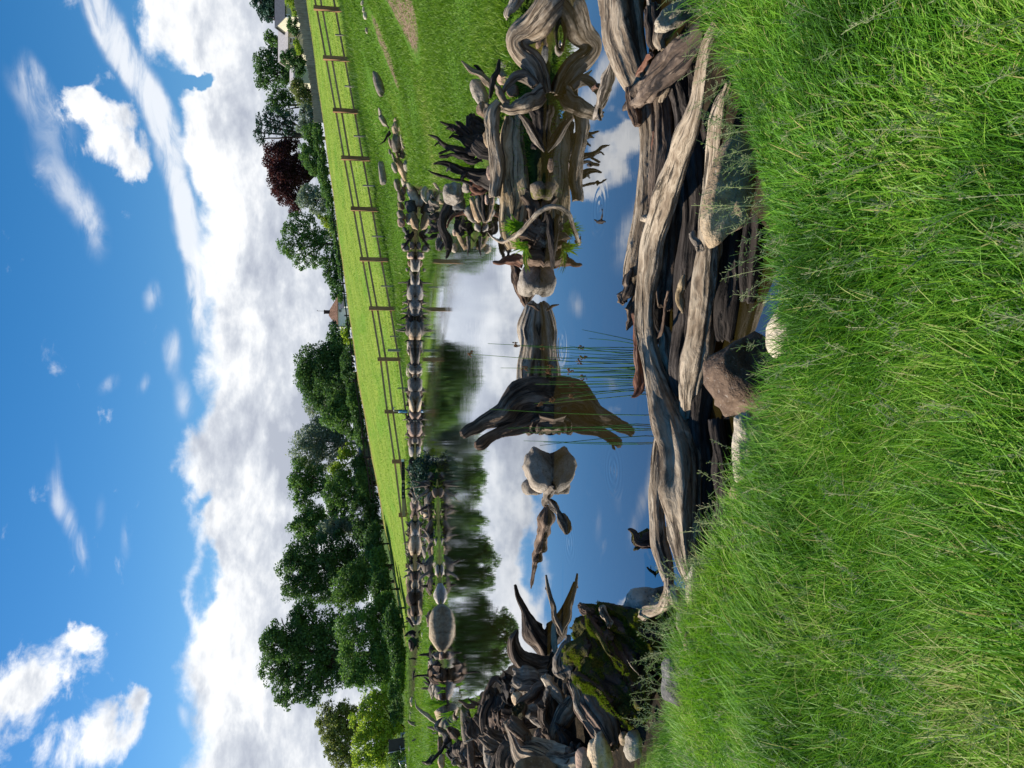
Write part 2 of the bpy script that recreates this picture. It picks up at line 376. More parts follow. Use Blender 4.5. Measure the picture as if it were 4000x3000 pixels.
M['spale'] = stone('pale_cream_stone', (.30, .24, .165), (.50, .42, .31), (.66, .58, .46), .5)
M['sgran'] = stone('speckled_granite_stone', (.20, .165, .125), (.38, .32, .25), (.56, .49, .40), 1.6)
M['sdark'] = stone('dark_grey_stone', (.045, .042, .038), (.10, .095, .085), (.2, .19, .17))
M['smoss'] = stone('mossy_stone', (.10, .075, .05), (.2, .15, .1), (.34, .27, .19), 1.0, .12)

def leafmat(name, c1, c2, trans=.35, rough=.55, spec=.25):
    m, nt = nmat(name); B = NB(nt)
    t = B.n('ShaderNodeAttribute', attribute_name='tint').outputs['Fac']
    col = B.ramp(t, [(0.0, c1), (1.0, c2)])
    p = B.bsdf(col, rough, spec)
    tr = B.n('ShaderNodeBsdfTranslucent'); tcol = B.mix(.5, col, (c2[0] * 1.5, c2[1] * 1.35, c2[2] * .5)); B.l(tcol, tr.inputs[0])
    mx = B.n('ShaderNodeMixShader'); mx.inputs[0].default_value = trans; B.l(p, mx.inputs[1]); B.l(tr.outputs[0], mx.inputs[2])
    B.out(mx.outputs[0]); return m
def grassmat(name, stops, trans=.4, spec=.35):
    m, nt = nmat(name); B = NB(nt)
    t = B.n('ShaderNodeAttribute', attribute_name='tint').outputs['Fac']
    col = B.ramp(t, stops)
    p = B.bsdf(col, .5, spec * .7)
    tr = B.n('ShaderNodeBsdfTranslucent'); B.l(B.mix(.6, col, (.16, .34, .01)), tr.inputs[0])
    mx = B.n('ShaderNodeMixShader'); mx.inputs[0].default_value = trans; B.l(p, mx.inputs[1]); B.l(tr.outputs[0], mx.inputs[2])
    B.out(mx.outputs[0]); return m
GST = [(0.0, (.03, .09, .008)), (.3, (.075, .215, .014)), (.62, (.145, .34, .022)), (.9, (.27, .46, .045)), (.965, (.36, .36, .13)), (1.0, (.45, .38, .12))]
M['grass'] = grassmat('meadow_grass', GST)
M['lawn'] = grassmat('lawn_grass', [(0.0, (.06, .12, .01)), (.5, (.14, .245, .018)), (.9, (.25, .35, .035)), (1.0, (.36, .36, .11))], .35)
M['weeds'] = grassmat('rough_grass', [(0.0, (.03, .08, .012)), (.5, (.07, .16, .018)), (.9, (.16, .24, .04)), (1.0, (.32, .28, .12))], .35)
M['seed'] = grassmat('seed_heads', [(0.0, (.24, .31, .10)), (.6, (.46, .47, .26)), (1.0, (.42, .34, .2))], .3, .2)
M['reed'] = grassmat('rush_stems', [(0.0, (.02, .08, .016)), (.6, (.045, .16, .025)), (1.0, (.16, .26, .04))], .2)
M['iris'] = grassmat('bright_blades', [(0.0, (.09, .22, .01)), (.7, (.22, .42, .03)), (1.0, (.45, .42, .06))], .45)

def flat(name, c, rough=.7, spec=.3, var=.25, scale=8, metal=0, bump=.2):
    m, nt = nmat(name); B = NB(nt); tc = B.n('ShaderNodeTexCoord').outputs['Object']
    n = B.noise(tc, scale, 5, .6); col = B.mix(B.mr(n, .3, .7), tuple(x * (1 - var) for x in c), tuple(min(1, x * (1 + var)) for x in c))
    B.out(B.bsdf(col, rough, spec, B.bump(n, bump, .01), metal)); return m
def plank(name, dark, light, ax=2):
    m, nt = nmat(name); B = NB(nt); tc = B.n('ShaderNodeTexCoord').outputs['Object']
    s = [26, 26, 26]; s[ax] = 1.6
    n = B.noise(B.mapping(tc, tuple(s)), 1.0, 6, .6); k = B.noise(tc, 2.2, 3)
    v = B.math('ADD', B.math('MULTIPLY', n, .7), B.math('ADD', B.math('MULTIPLY', k, .3), B.math('MULTIPLY', B.math('SUBTRACT', rnd_out(B), .5), .12)))
    B.out(B.bsdf(B.ramp(v, [(.32, dark), (.66, light)]), .8, .2, B.bump(n, .3, .004))); return m
M['post'] = plank('new_fence_timber', (.17, .085, .036), (.42, .24, .12), 2)
M['rail'] = plank('fence_rail_timber', (.24, .15, .08), (.52, .36, .21), 0)
M['oldboard'] = plank('old_grey_boards', (.15, .13, .10), (.42, .37, .29), 2)
M['darkrail'] = flat('dark_rail', (.02, .018, .018), .8)

# ------------------------------------------------------------------ the lie of the land
def W(px, z=0.0, py=None): p = onz('Z', px, py, z); return (p.x, p.y)
POND = np.array([(4.6, 4.3), (1.9, 4.0), (1.2, 3.75), (.72, 3.5), (.60, 3.1), (.46, 2.62), (.20, 2.55), (.12, 3.0), (.1, 3.4), (-.4, 3.45), (-.95, 3.7), (-1.3, 4.1), (-1.55, 4.8), (-1.9, 5.6), (-2.5, 7.2), (-3.4, 9.4), (-4.9, 12.3), (-6.6, 15.4),
    (-8.6, 19.0), (-6.5, 19.7), (-4.2, 20.4), (-2.6, 21.0), (-2.0, 21.6), (-2.5, 22.4), (-5, 23.0), (-8, 24.6), (-11, 27.2), (-14, 29.6), (-15.5, 31.6), (-9.0, 32.5), (-4, 32.8), (0, 33), (4, 33), (6.4, 32.6), (7.7, 31.5), (7.3, 28.5), (6.0, 24), (4.6, 18.5),
    (3.6, 15.2), (2.7, 14.3), (2.3, 13.6), (2.5, 12.8), (2.9, 12.2), (3.0, 11.5), (3.2, 10.6), (3.0, 9.7), (2.7, 8.9), (2.2, 8.45), (1.7, 8.15), (1.9, 7.85), (2.6, 7.75), (3.3, 7.75), (4.2, 7.5), (5.5, 7.1), (7.0, 6.4), (7.2, 4.2)])
def sdist(x, y):
    """signed distance to the pond outline, positive on land"""
    x = np.asarray(x, float).ravel(); y = np.asarray(y, float).ravel(); d = np.full(x.shape, 1e9); ins = np.zeros(x.shape, bool)
    for i in range(len(POND)):
        ax, ay = POND[i]; bx, by = POND[(i + 1) % len(POND)]
        ex, ey = bx - ax, by - ay; t = np.clip(((x - ax) * ex + (y - ay) * ey) / (ex * ex + ey * ey), 0, 1)
        d = np.minimum(d, (x - ax - t * ex) ** 2 + (y - ay - t * ey) ** 2)
        c = ((ay > y) != (by > y)); xx = ax + (y - ay) / (by - ay + 1e-12) * ex
        ins ^= c & (x < xx)
    return np.sqrt(d) * np.where(ins, -1, 1)
zf = lambda x: .20 + .162 * x
zc = lambda x: 3.2 + np.where(x > 0, .133, .177) * x
CP = [(-4, -3, .5), (0, -3, .5), (4, -3, .5), (-3, 0, .42), (0, 0, .42), (3, 0, .45), (-2.5, 2, .40), (0, 1.6, .40), (2.5, 2.2, .43), (-.3, 2.2, .38), (.9, 2.3, .40), (-1.2, 2.9, .38), (-2.2, 4, .10), (-3.2, 6.5, .10), (-4, 6, .16), (3.5, 3.0, .42), (9, 4, .8),
      (-5, 9, .14), (-7, 13, .14), (-10, 18, .22), (-12, 24, .18), (-16, 29, .15), (-17, 32, .15), (-12, 33.6, .22), (-7, 21.4, .16), (-3.4, 21.5, .12), (-9, 21.4, .2),
      (3.0, 8.5, .22), (4.3, 8.7, .42), (6, 8.7, .75), (9, 9, 1.2), (7, 14, .95), (10, 20, 1.65), (14, 28, 2.45), (4.6, 12, .45), (6.4, 15.5, .55), (7.6, 20, .6), (9, 25, .75), (9.6, 30, .95), (12, 24, 1.6), (5, 16.5, .2), (13, 14, 2.0), (18, 20, 3.0),
      (3, 12, .2), (8.2, 31.8, .4), (6.5, 34, .45), (3, 34.2, .28), (0, 34.2, .25), (-4, 34, .25), (-8.5, 33.6, .25), (-16, 34, .15), (-20, 30, .1), (-16, 20, .2), (12, 34, 2.0),
      (-15, 10, .4), (-12, 2, .5), (14, 5, 1.6), (22, 28, 4.0)]
for x_ in (-25, -17, -9, -3, 3, 8, 13, 18.2, 26): CP.append((x_, 37.3, float(zf(x_))))
CP = np.array(CP)
_d = np.linalg.norm(CP[:, None, :2] - CP[None, :, :2], axis=2); _n = len(CP)
_A = np.zeros((_n + 3, _n + 3)); _A[:_n, :_n] = _d; _A[:_n, _n:] = np.column_stack([np.ones(_n), CP[:, :2]]); _A[_n:, :_n] = _A[:_n, _n:].T
_w = np.linalg.solve(_A, np.concatenate([CP[:, 2], np.zeros(3)]))
def sst(a, b, t):
    t = np.clip((t - a) / (b - a), 0, 1); return t * t * (3 - 2 * t)
_YE = np.array([(-9, 9), (-4, 6.2), (-2.5, 4.7), (-1.75, 3.9), (-1.25, 3.5), (-.83, 3.04), (-.27, 2.62), (.16, 2.28), (.64, 2.52), (1.0, 2.70), (1.55, 2.92), (3.5, 3.4), (9, 4.5)])
YE = lambda x: np.interp(x, _YE[:, 0], _YE[:, 1])
def H(x, y, detail=True):
    x = np.asarray(x, float); y = np.asarray(y, float); sh = x.shape; x = x.ravel(); y = y.ravel()
    r = np.sqrt((x[:, None] - CP[None, :, 0]) ** 2 + (y[:, None] - CP[None, :, 1]) ** 2) @ _w[:_n] + _w[_n] + _w[_n + 1] * x + _w[_n + 2] * y
    t = np.clip((y - 37.3) / (75 - 37.3), 0, 1)
    f = zf(x) * (1 - t) + zc(x) * t + .35 * np.sin(t * math.pi) * 0
    b = np.maximum(y - 75, 0); f = f - .05 * np.minimum(b, 70) - .0006 * np.minimum(b, 70) ** 2
    f = np.where(y > 400, f * 1.0, f)
    lim = sst(120, 400, np.hypot(x, y)); f = f * (1 - lim) + (-6) * lim
    k = sst(36.0, 38.5, y); h = r * (1 - k) + f * k
    far = sst(30, 45, np.abs(x)) * (y < 37); h = h * (1 - far) + (zf(np.clip(x, -40, 40)) * np.clip(y, 0, 37) / 37) * far
    d = sdist(x, y)
    if detail:
        h = h + .018 * np.sin(x * 3.1 + y * 1.7) * np.sin(y * 2.3 - x) * sst(.1, .8, d) + .035 * np.sin(x * .9 + 1.3) * np.sin(y * .7) * sst(.4, 2, d)
    bank = sst(-.02, .28, d); bank = np.where(y < 6, bank * (.42 + .58 * sst(.10, -.14, y - YE(x))), bank); land = h * bank + .0 * (1 - bank)
    bed = -.06 - .34 * sst(0, 1.2, -d) - .25 * sst(1.2, 4, -d)
    return np.where(d > 0, np.where(bank < 1, land - .02 * (1 - bank), h), bed).reshape(sh)

# ground sheet: fine near, reaching the horizon
yy = np.concatenate([np.linspace(-14, .4, 14), .5 + 1.2 * (np.geomspace(1, 780, 330) - 1)]); ss_ = np.linspace(-1.35, 1.35, 340); ss_ = np.sign(ss_) * np.abs(ss_) ** 1.25
GX, GY = np.meshgrid(ss_, yy); GX = GX * (np.maximum(GY, 0) * .95 + 6.5)
GZ = H(GX, GY)
nx = len(ss_); ny = len(yy); idx = np.arange(nx * ny).reshape(ny, nx)
GF = np.stack([idx[:-1, :-1], idx[:-1, 1:], idx[1:, 1:], idx[1:, :-1]], -1).reshape(-1, 4)
gd = sdist(GX, GY)
def gaus(x, y, cx, cy, sx, sy, rot=0):
    c, s = math.cos(rot), math.sin(rot); u = ((x - cx) * c + (y - cy) * s) / sx; v = (-(x - cx) * s + (y - cy) * c) / sy
    return np.exp(-(u * u + v * v) ** 2)
gx, gy = GX.ravel(), GY.ravel()
SOILF = lambda x, y: np.clip(gaus(x, y, 9.7, 17.4, 2.5, 1.8, .2) + gaus(x, y, 12.5, 19.5, 3.0, 2.0, .5), 0, 1) + .7 * gaus(x, y, 10.8, 25.5, 2.4, .7, .5)
soil = SOILF(gx, gy); field = sst(37.2, 39, gy); mud = np.maximum(sst(.16, .04, gd), ((gy < 6) & (gy > YE(gx) - .02)) * 1.0); mud = np.maximum(mud, (gd < 0) * (gy < 4.0)); mud = np.maximum(mud, (gx < -1.2) * (gy > YE(gx)) * (gy < 14) * sst(2.6, 2.0, gd))  # mud; its dark colour over the near pond bed is painted bank shade
mg, nt = nmat('ground'); B = NB(nt)
tc = B.n('ShaderNodeTexCoord').outputs['Object']
def att(B, n): return B.n('ShaderNodeAttribute', attribute_name=n).outputs['Fac']
n1 = B.noise(tc, 1.3, 5, .6); n2 = B.noise(tc, 14, 5, .65); n3 = B.noise(B.mapping(tc, (1, .35, 1)), .35, 4, .6); n4 = B.noise(tc, 70, 3, .7)
lawnc = B.mix(B.mr(n2, .35, .65), (.035, .085, .008), (.10, .20, .018)); lawnc = B.mix(B.mr(n4, .6, .75), lawnc, (.19, .24, .06))
fstr = B.noise(B.mapping(tc, (.10, 1.1, 1), rot=(0, 0, .1)), 1.0, 4, .6)
fc = B.mix(B.mr(fstr, .38, .62), (.14, .225, .018), (.23, .30, .035)); fc = B.mix(B.mr(n3, .45, .68), fc, (.12, .24, .016))
fn = B.noise(B.mapping(tc, (3.0, 1.3, 1)), 2.0, 6, .7); fc = B.mix(B.mr(fn, .42, .62, 0, .55), fc, (.21, .25, .06)); fc = B.mix(B.mr(fn, .5, .36, 0, .5), fc, (.07, .15, .01))
sz = B.n('ShaderNodeSeparateXYZ'); B.l(tc, sz.inputs[0])
yb = B.math('ADD', sz.outputs[1], B.math('MULTIPLY', n1, 3)); dry = B.math('MULTIPLY', B.mr(yb, 74.0, 75.5), B.mr(yb, 78.5, 77.0)); fc = B.mix(dry, fc, (.26, .19, .075)); fc = B.mix(B.mr(yb, 77, 78.5), fc, (.05, .09, .012))
so = B.mix(B.mr(B.noise(tc, 22, 4, .7), .4, .62), (.07, .042, .026), (.30, .215, .14)); so = B.mix(B.mr(B.noise(tc, 6, 4), .5, .6), so, (.10, .13, .03))
mu = B.mix(B.mr(n2, .4, .6), (.012, .009, .005), (.034, .024, .013))  # dark mud colour, doubling as painted shade below the near bank
bedc = B.mix(B.mr(n1, .4, .65), (.10, .068, .014), (.22, .15, .035))
c = B.mix(att(B, 'field'), lawnc, fc); c = B.mix(B.mr(B.math('ADD', att(B, 'soil'), B.math('MULTIPLY', B.math('SUBTRACT', n2, .5), .5)), .45, .6), c, so)
c = B.mix(att(B, 'mud'), c, mu); bedc = B.mix(B.mr(sz.outputs[1], 8.6, 10.5), bedc, (.045, .034, .016)); c = B.mix(att(B, 'bed'), c, bedc)
B.out(B.bsdf(c, .95, .1, B.bump(B.math('ADD', n2, B.math('MULTIPLY', n4, .5)), .6, .04)))
go = link_mesh('ground', np.column_stack([gx, gy, GZ.ravel()]), GF, mg, attrs={'soil': ('FLOAT', soil), 'field': ('FLOAT', field), 'mud': ('FLOAT', mud), 'bed': ('FLOAT', (gd < 0) * (1 - (gy < 4.0) * (gx > -1.6) * (gx < 1.6)) * 1.0)}, loc=(0, 0, 0))  # bed colour is left out near the bank, where painted shade replaces it
go['kind'] = 'structure'

# pond water
mw, nt = nmat('pond_water'); B = NB(nt); tc = B.n('ShaderNodeTexCoord').outputs['Object']; sz = B.n('ShaderNodeSeparateXYZ'); B.l(tc, sz.inputs[0])
far = B.math('MULTIPLY', B.mr(sz.outputs[1], 9, 17), B.mr(sz.outputs[1], 30, 22)); 
w1 = B.noise(B.mapping(tc, (1.6, 7.0, 1)), 1.0, 4, .6); w2 = B.noise(B.mapping(tc, (3.0, 16.0, 1)), 1.0, 3, .6)
gust = B.mr(B.noise(B.mapping(tc, (.3, .25, 1), (3, 1, 0)), 1.0, 2), .42, .66)
hgt = B.math('ADD', B.math('MULTIPLY', w1, B.math('ADD', B.math('MULTIPLY', far, .0010), .0002)), B.math('MULTIPLY', w2, B.math('MULTIPLY', far, .0004)))
hgt = B.math('MULTIPLY', hgt, B.math('ADD', .35, gust))
for rx, ry, rr_ in [(-2.35, 5.75, 34), (-.62, 5.35, 46), (-1.4, 6.6, 40), (-.2, 8.6, 30), (1.35, 5.7, 36), (.35, 6.9, 30)]:
    ln = B.vmath('LENGTH', B.vmath('SUBTRACT', tc, (rx, ry, 0)))
    rg_ = B.math('MULTIPLY', B.math('SINE', B.math('MULTIPLY', ln, rr_ * 2.2)), B.mr(ln, .30, .02, 0, .00028)); hgt = B.math('ADD', hgt, rg_)
nr = B.bump(hgt, 1.0, 1.0)
gl = B.n('ShaderNodeBsdfGlossy'); gl.inputs['Roughness'].default_value = .012; gl.inputs['Color'].default_value = (.92, .95, 1, 1); B.l(nr, gl.inputs['Normal'])
tr0 = B.n('ShaderNodeBsdfTransparent'); tr0.inputs[0].default_value = (.66, .52, .24, 1); df = B.n('ShaderNodeBsdfDiffuse'); df.inputs[0].default_value = (.066, .050, .012, 1)   # cloudy, peaty water
tr = B.n('ShaderNodeMixShader'); tr.inputs[0].default_value = .30; B.l(tr0.outputs[0], tr.inputs[1]); B.l(df.outputs[0], tr.inputs[2])
fr = B.n('ShaderNodeFresnel'); fr.inputs['IOR'].default_value = 1.45; B.l(nr, fr.inputs['Normal'])
fac = B.mr(fr.outputs[0], .03, .50, .20, .92, False)
mx = B.n('ShaderNodeMixShader'); B.l(fac, mx.inputs[0]); B.l(tr.outputs[0], mx.inputs[1]); B.l(gl.outputs[0], mx.inputs[2]); B.out(mx.outputs[0])
wo = link_mesh('water', [(-16, 2.0, 0), (9, 2.0, 0), (9, 33.6, 0), (-16, 33.6, 0)], [(0, 1, 2, 3)], mw, smooth=False, loc=(0, 0, 0)); wo['kind'] = 'structure'

# ------------------------------------------------------------------ grass blades
def blades(name, P, h, w, mat, tint, lean, az, seg=3, curl=.6, kind='stuff', parent=None, label=None, cat=None, smooth=False):
    """P (n,3) roots; lean = how far the tip goes sideways (fraction of h); az heading of the lean"""
    n = len(P); k = seg
    t = np.linspace(0, 1, k + 1); face = RNG.uniform(0, 6.28, n)
    wx, wy = np.cos(face), np.sin(face); dx, dy = np.cos(az), np.sin(az)
    V = np.zeros((n, 2 * k + 1, 3)); 
    for i, ti in enumerate(t):
        off = lean * h * ti ** (1 + curl); up = h * (ti - .42 * np.clip(lean, 0, 1.5) * ti ** 2.2 * .7)
        cx = P[:, 0] + dx * off; cy = P[:, 1] + dy * off; cz = P[:, 2] + up
        if i == k: V[:, 2 * k] = np.stack([cx, cy, cz], -1)
        else:
            ww = w * (1 - .55 * ti ** 1.5) * .5
            V[:, 2 * i] = np.stack([cx - wx * ww, cy - wy * ww, cz], -1); V[:, 2 * i + 1] = np.stack([cx + wx * ww, cy + wy * ww, cz], -1)
    F = []
    base = (np.arange(n) * (2 * k + 1))[:, None]
    quads = np.concatenate([base + np.array([[2 * i, 2 * i + 1, 2 * i + 3, 2 * i + 2]]) for i in range(k - 1)]) if k > 1 else np.zeros((0, 4), int)
    tris = base + np.array([[2 * k - 2, 2 * k - 1, 2 * k]])
    me = bpy.data.meshes.new(name); Vf = V.reshape(-1, 3).astype(np.float32)
    me.vertices.add(len(Vf)); me.vertices.foreach_set('co', Vf.ravel())
    li = np.concatenate([quads.ravel(), tris.ravel()]).astype(np.int32); me.loops.add(len(li)); me.loops.foreach_set('vertex_index', li)
    ls = np.concatenate([np.arange(len(quads)) * 4, len(quads) * 4 + np.arange(len(tris)) * 3]).astype(np.int32)
    me.polygons.add(len(ls)); me.polygons.foreach_set('loop_start', ls); me.update(calc_edges=True)
    me.polygons.foreach_set('use_smooth', np.ones(len(ls), bool))
    me.materials.append(mat); a = me.attributes.new('tint', 'FLOAT', 'POINT')
    tv = np.repeat(tint, 2 * k + 1).reshape(n, -1); tv = np.clip(tv + np.concatenate([np.repeat(np.linspace(-.12, .06, k), 2), [.08]])[None, :] * (tv < .93), 0, 1)
    a.data.foreach_set('value', tv.astype(np.float32).ravel()); me.update()
    o = bpy.data.objects.new(name, me); COL.objects.link(o)
    if parent is not None: o.parent = parent
    tag(o, label, cat, None, kind); return o
def vnoise(x, y, s, seed=0):
    rg = np.random.default_rng(seed + 100); v = np.zeros(np.shape(x))
    for k in range(6):
        a = rg.uniform(0, 6.28); f = s * rg.uniform(.5, 2.0); v = v + np.sin((x * math.cos(a) + y * math.sin(a)) * f + rg.uniform(0, 6.28)) / 6 ** .5
    return v
# near bank: long meadow grass
def near_grass():
    n = 215000; y = RNG.uniform(0, 1, n) ** .8 * 3.6 + .55; x = RNG.uniform(-1, 1, n) * (y * .62 + .55)
    d = sdist(x, y); d = YE(x) - y; ok = (d > -.05 * RNG.random(n)); x, y, d = x[ok], y[ok], d[ok]
    keep = RNG.random(len(x)) < np.clip(2.2 / (y + .6), .35, 1); x, y, d = x[keep], y[keep], d[keep]; n = len(x)
    P = np.column_stack([x, y, H(x, y) - .01])
    hN = vnoise(x, y, 4.5, 1); h = RNG.uniform(.045, .13, n) * (1 + .5 * hN) ; h = np.clip(h, .035, .26)
    az = 1.9 * vnoise(x, y, 1.8, 2) + 1.2 + RNG.normal(0, .75, n) + (RNG.random(n) < .18) * RNG.uniform(0, 6, n)
    edge = np.exp(-np.clip(d, 0, 9) / .16); az = az * (1 - edge) + (1.57 + RNG.normal(0, .7, n)) * edge
    lean = np.clip(RNG.normal(.85, .4, n), .05, 1.7) 
    tint = np.clip(.50 + .20 * vnoise(x, y, 2.2, 3) + .20 * vnoise(x, y, 8, 5) + RNG.normal(0, .2, n), 0, .9); tint = np.where(RNG.random(n) < .045, RNG.uniform(.93, 1, n), tint)  # patch noise also paints shadow variation into the blade colour
    w = RNG.uniform(.0019, .0050, n) * (1 + .25 * vnoise(x, y, 3.1, 8))
    blades('grass', P, h, w, M['grass'], tint, lean, az, 4)
    # flattened lower thatch
    k = RNG.random(n) < .35; m = k.sum()
    blades('grass', P[k] - (0, 0, .0), RNG.uniform(.03, .06, m), RNG.uniform(.003, .006, m), M['grass'], np.clip(RNG.normal(.22, .14, m), 0, .6), RNG.uniform(.8, 1.8, m), RNG.uniform(0, 6.28, m), 2)
near_grass()
def seed_stalks(n, ylo, yhi, dmax, hlo, hhi):
    """thin stalks with small spikelets on side twigs"""
    y = RNG.uniform(ylo, yhi, n * 6); x = RNG.uniform(-1, 1, n * 6) * (y * .6 + .4); d = YE(x) - y; ok = (d > -.03) & (d < dmax); x, y = x[ok][:n], y[ok][:n]; n = len(x)
    z = H(x, y); hh = RNG.uniform(hlo, hhi, n); az = RNG.normal(1.6, 1.0, n); V = []; F = []; T = []; vn = 0
    def rib(a, b, w0, w1, t):
        nonlocal vn
        dv = b - a; s = np.cross(dv, CAMV); s /= np.linalg.norm(s) + 1e-9
        V.extend([a - s * w0, a + s * w0, b + s * w1, b - s * w1]); F.append((vn, vn + 1, vn + 2, vn + 3)); T.extend([t] * 4); vn += 4
    for i in range(n):
        CAMV = np.array([RNG.normal(0, .3), -1, .4]); p = np.array([x[i], y[i], z[i]]); dr = np.array([math.cos(az[i]), math.sin(az[i]), 0]) * RNG.uniform(.2, .7); q = p
        tt = RNG.uniform(0, 1); st = []
        for k in range(5):
            f = (k + 1) / 5; nq = p + np.array([0, 0, hh[i] * f * (1 - .12 * f)]) + dr * hh[i] * f ** 1.8; rib(q, nq, .0009, .0007, .15 + .3 * tt); st.append((q, nq)); q = nq
        tight = RNG.random() < .35
        for k in range(RNG.integers(14, 26)):
            s0, s1 = st[RNG.integers(3, 5)]; f = RNG.random(); b = s0 * (1 - f) + s1 * f; L = (.004 if tight else .015) * RNG.uniform(.4, 1.4)
            dd = RNG.normal(size=3); dd[2] = abs(dd[2]) * .6; dd /= np.linalg.norm(dd); e = b + dd * L
            if not tight: rib(b, e, .0003, .0003, .5)
            rib(e, e + (dd + (0, 0, .6)) * .0045, .0013, .0006, np.clip(tt + RNG.normal(0, .2), 0, 1))
    o = link_mesh('grass_seed_head', V, F, M['seed'], attrs={'tint': ('FLOAT', T)}, smooth=False, loc=(0, 0, 0)); tag(o, None, None, None, 'stuff')
seed_stalks(230, 1.8, 4.0, .22, .14, .27)
seed_stalks(520, .9, 3.2, 3.0, .09, .18)
def fan_pts(n, ylo, yhi, xlo, xhi, pw=1.0):
    y = ylo + (yhi - ylo) * RNG.random(n) ** pw; x = xlo(y) + (xhi(y) - xlo(y)) * RNG.random(n); return x, y
def lawn():
    x, y = fan_pts(210000, 7.4, 38, lambda y: .05 * y + 1.0, lambda y: .62 * y + 1, 1.15)
    d = sdist(x, y); s = SOILF(x, y); ok = (d > .12) & (y < 37.2) & (RNG.random(len(x)) < np.clip(16 / y, .25, 1)) & ((s < .35) | (RNG.random(len(x)) < .12)); x, y, d = x[ok], y[ok], d[ok]; n = len(x)
    h = RNG.uniform(.035, .085, n) * (1 + .4 * vnoise(x, y, 1.4, 9)) * (.75 + y / 22); h = np.clip(h, .02, .25); h *= 1 + 1.2 * np.exp(-d / .35)
    tint = np.clip(.45 + .22 * vnoise(x, y, .8, 11) + RNG.normal(0, .2, n), 0, 1)
    blades('lawn_grass', np.column_stack([x, y, H(x, y) - .005]), h, RNG.uniform(.005, .010, n) * (.6 + y / 14), M['lawn'], tint, RNG.uniform(.3, 1.2, n), RNG.uniform(0, 6.28, n), 2)
lawn()
def weeds():
    x, y = fan_pts(90000, 31, 40, lambda y: -.1 * y - .0, lambda y: .58 * y, 1.0); d = sdist(x, y)
    dl = np.abs(y - 36.8 - .8 * vnoise(x, y, .5, 21)); ok = (d > .5) & (RNG.random(len(x)) < np.exp(-(dl / 1.7) ** 2) * np.clip(.35 + x / 14, .12, 1)); x, y = x[ok], y[ok]; n = len(x)
    h = RNG.uniform(.10, .30, n) * (1 + .4 * vnoise(x, y, 1.1, 22)) * np.clip(.4 + x / 18, .4, 1)
    blades('rough_grass', np.column_stack([x, y, H(x, y) - .01]), np.clip(h, .05, .5), RNG.uniform(.012, .024, n), M['weeds'], np.clip(.45 + .3 * vnoise(x, y, .9, 23) + RNG.normal(0, .2, n), 0, 1), RNG.uniform(.2, .8, n), RNG.uniform(0, 6.28, n), 2)
    # mown pasture beyond
    y = 37.5 + 38 * RNG.random(150000) ** 1.5; x = RNG.uniform(-.52, .56, len(y)) * y; n = len(x)
    blades('pasture_grass', np.column_stack([x, y, H(x, y) - .01]), RNG.uniform(.04, .09, n), RNG.uniform(.02, .04, n), M['lawn'], np.clip(.62 + .2 * vnoise(x, y, .35, 25) + RNG.normal(0, .2, n), 0, 1), RNG.uniform(.3, 1, n), RNG.uniform(0, 6.28, n), 1)
    # pond rims and the spit
    x, y = fan_pts(160000, 12, 36, lambda y: -.62 * y, lambda y: .32 * y, .9); d = sdist(x, y)
    ok = (d > .15) & ((x < .02 * y) | (y > 30)) & (RNG.random(len(x)) < .35 + .65 * (d < 2.0)); x, y, d = x[ok], y[ok], d[ok]; n = len(x)
    h = RNG.uniform(.06, .15, n) * (1 + .5 * vnoise(x, y, 1.0, 27))
    blades('bank_grass', np.column_stack([x, y, H(x, y) - .01]), np.clip(h, .03, .3), RNG.uniform(.012, .024, n), M['lawn'], np.clip(.5 + .25 * vnoise(x, y, .8, 28) + RNG.normal(0, .2, n), 0, 1), RNG.uniform(.2, .9, n), RNG.uniform(0, 6.28, n), 2)
    # left bank by the dead roots
    x = RNG.uniform(-9, -1, 60000); y = RNG.uniform(3, 16, 60000); d = sdist(x, y); ok = d > 2.1; x, y = x[ok], y[ok]; n = len(x)
    blades('bank_grass', np.column_stack([x, y, H(x, y) - .01]), RNG.uniform(.05, .14, n), RNG.uniform(.006, .012, n), M['lawn'], np.clip(RNG.normal(.45, .2, n), 0, 1), RNG.uniform(.2, .9, n), RNG.uniform(0, 6.28, n), 2)
weeds()
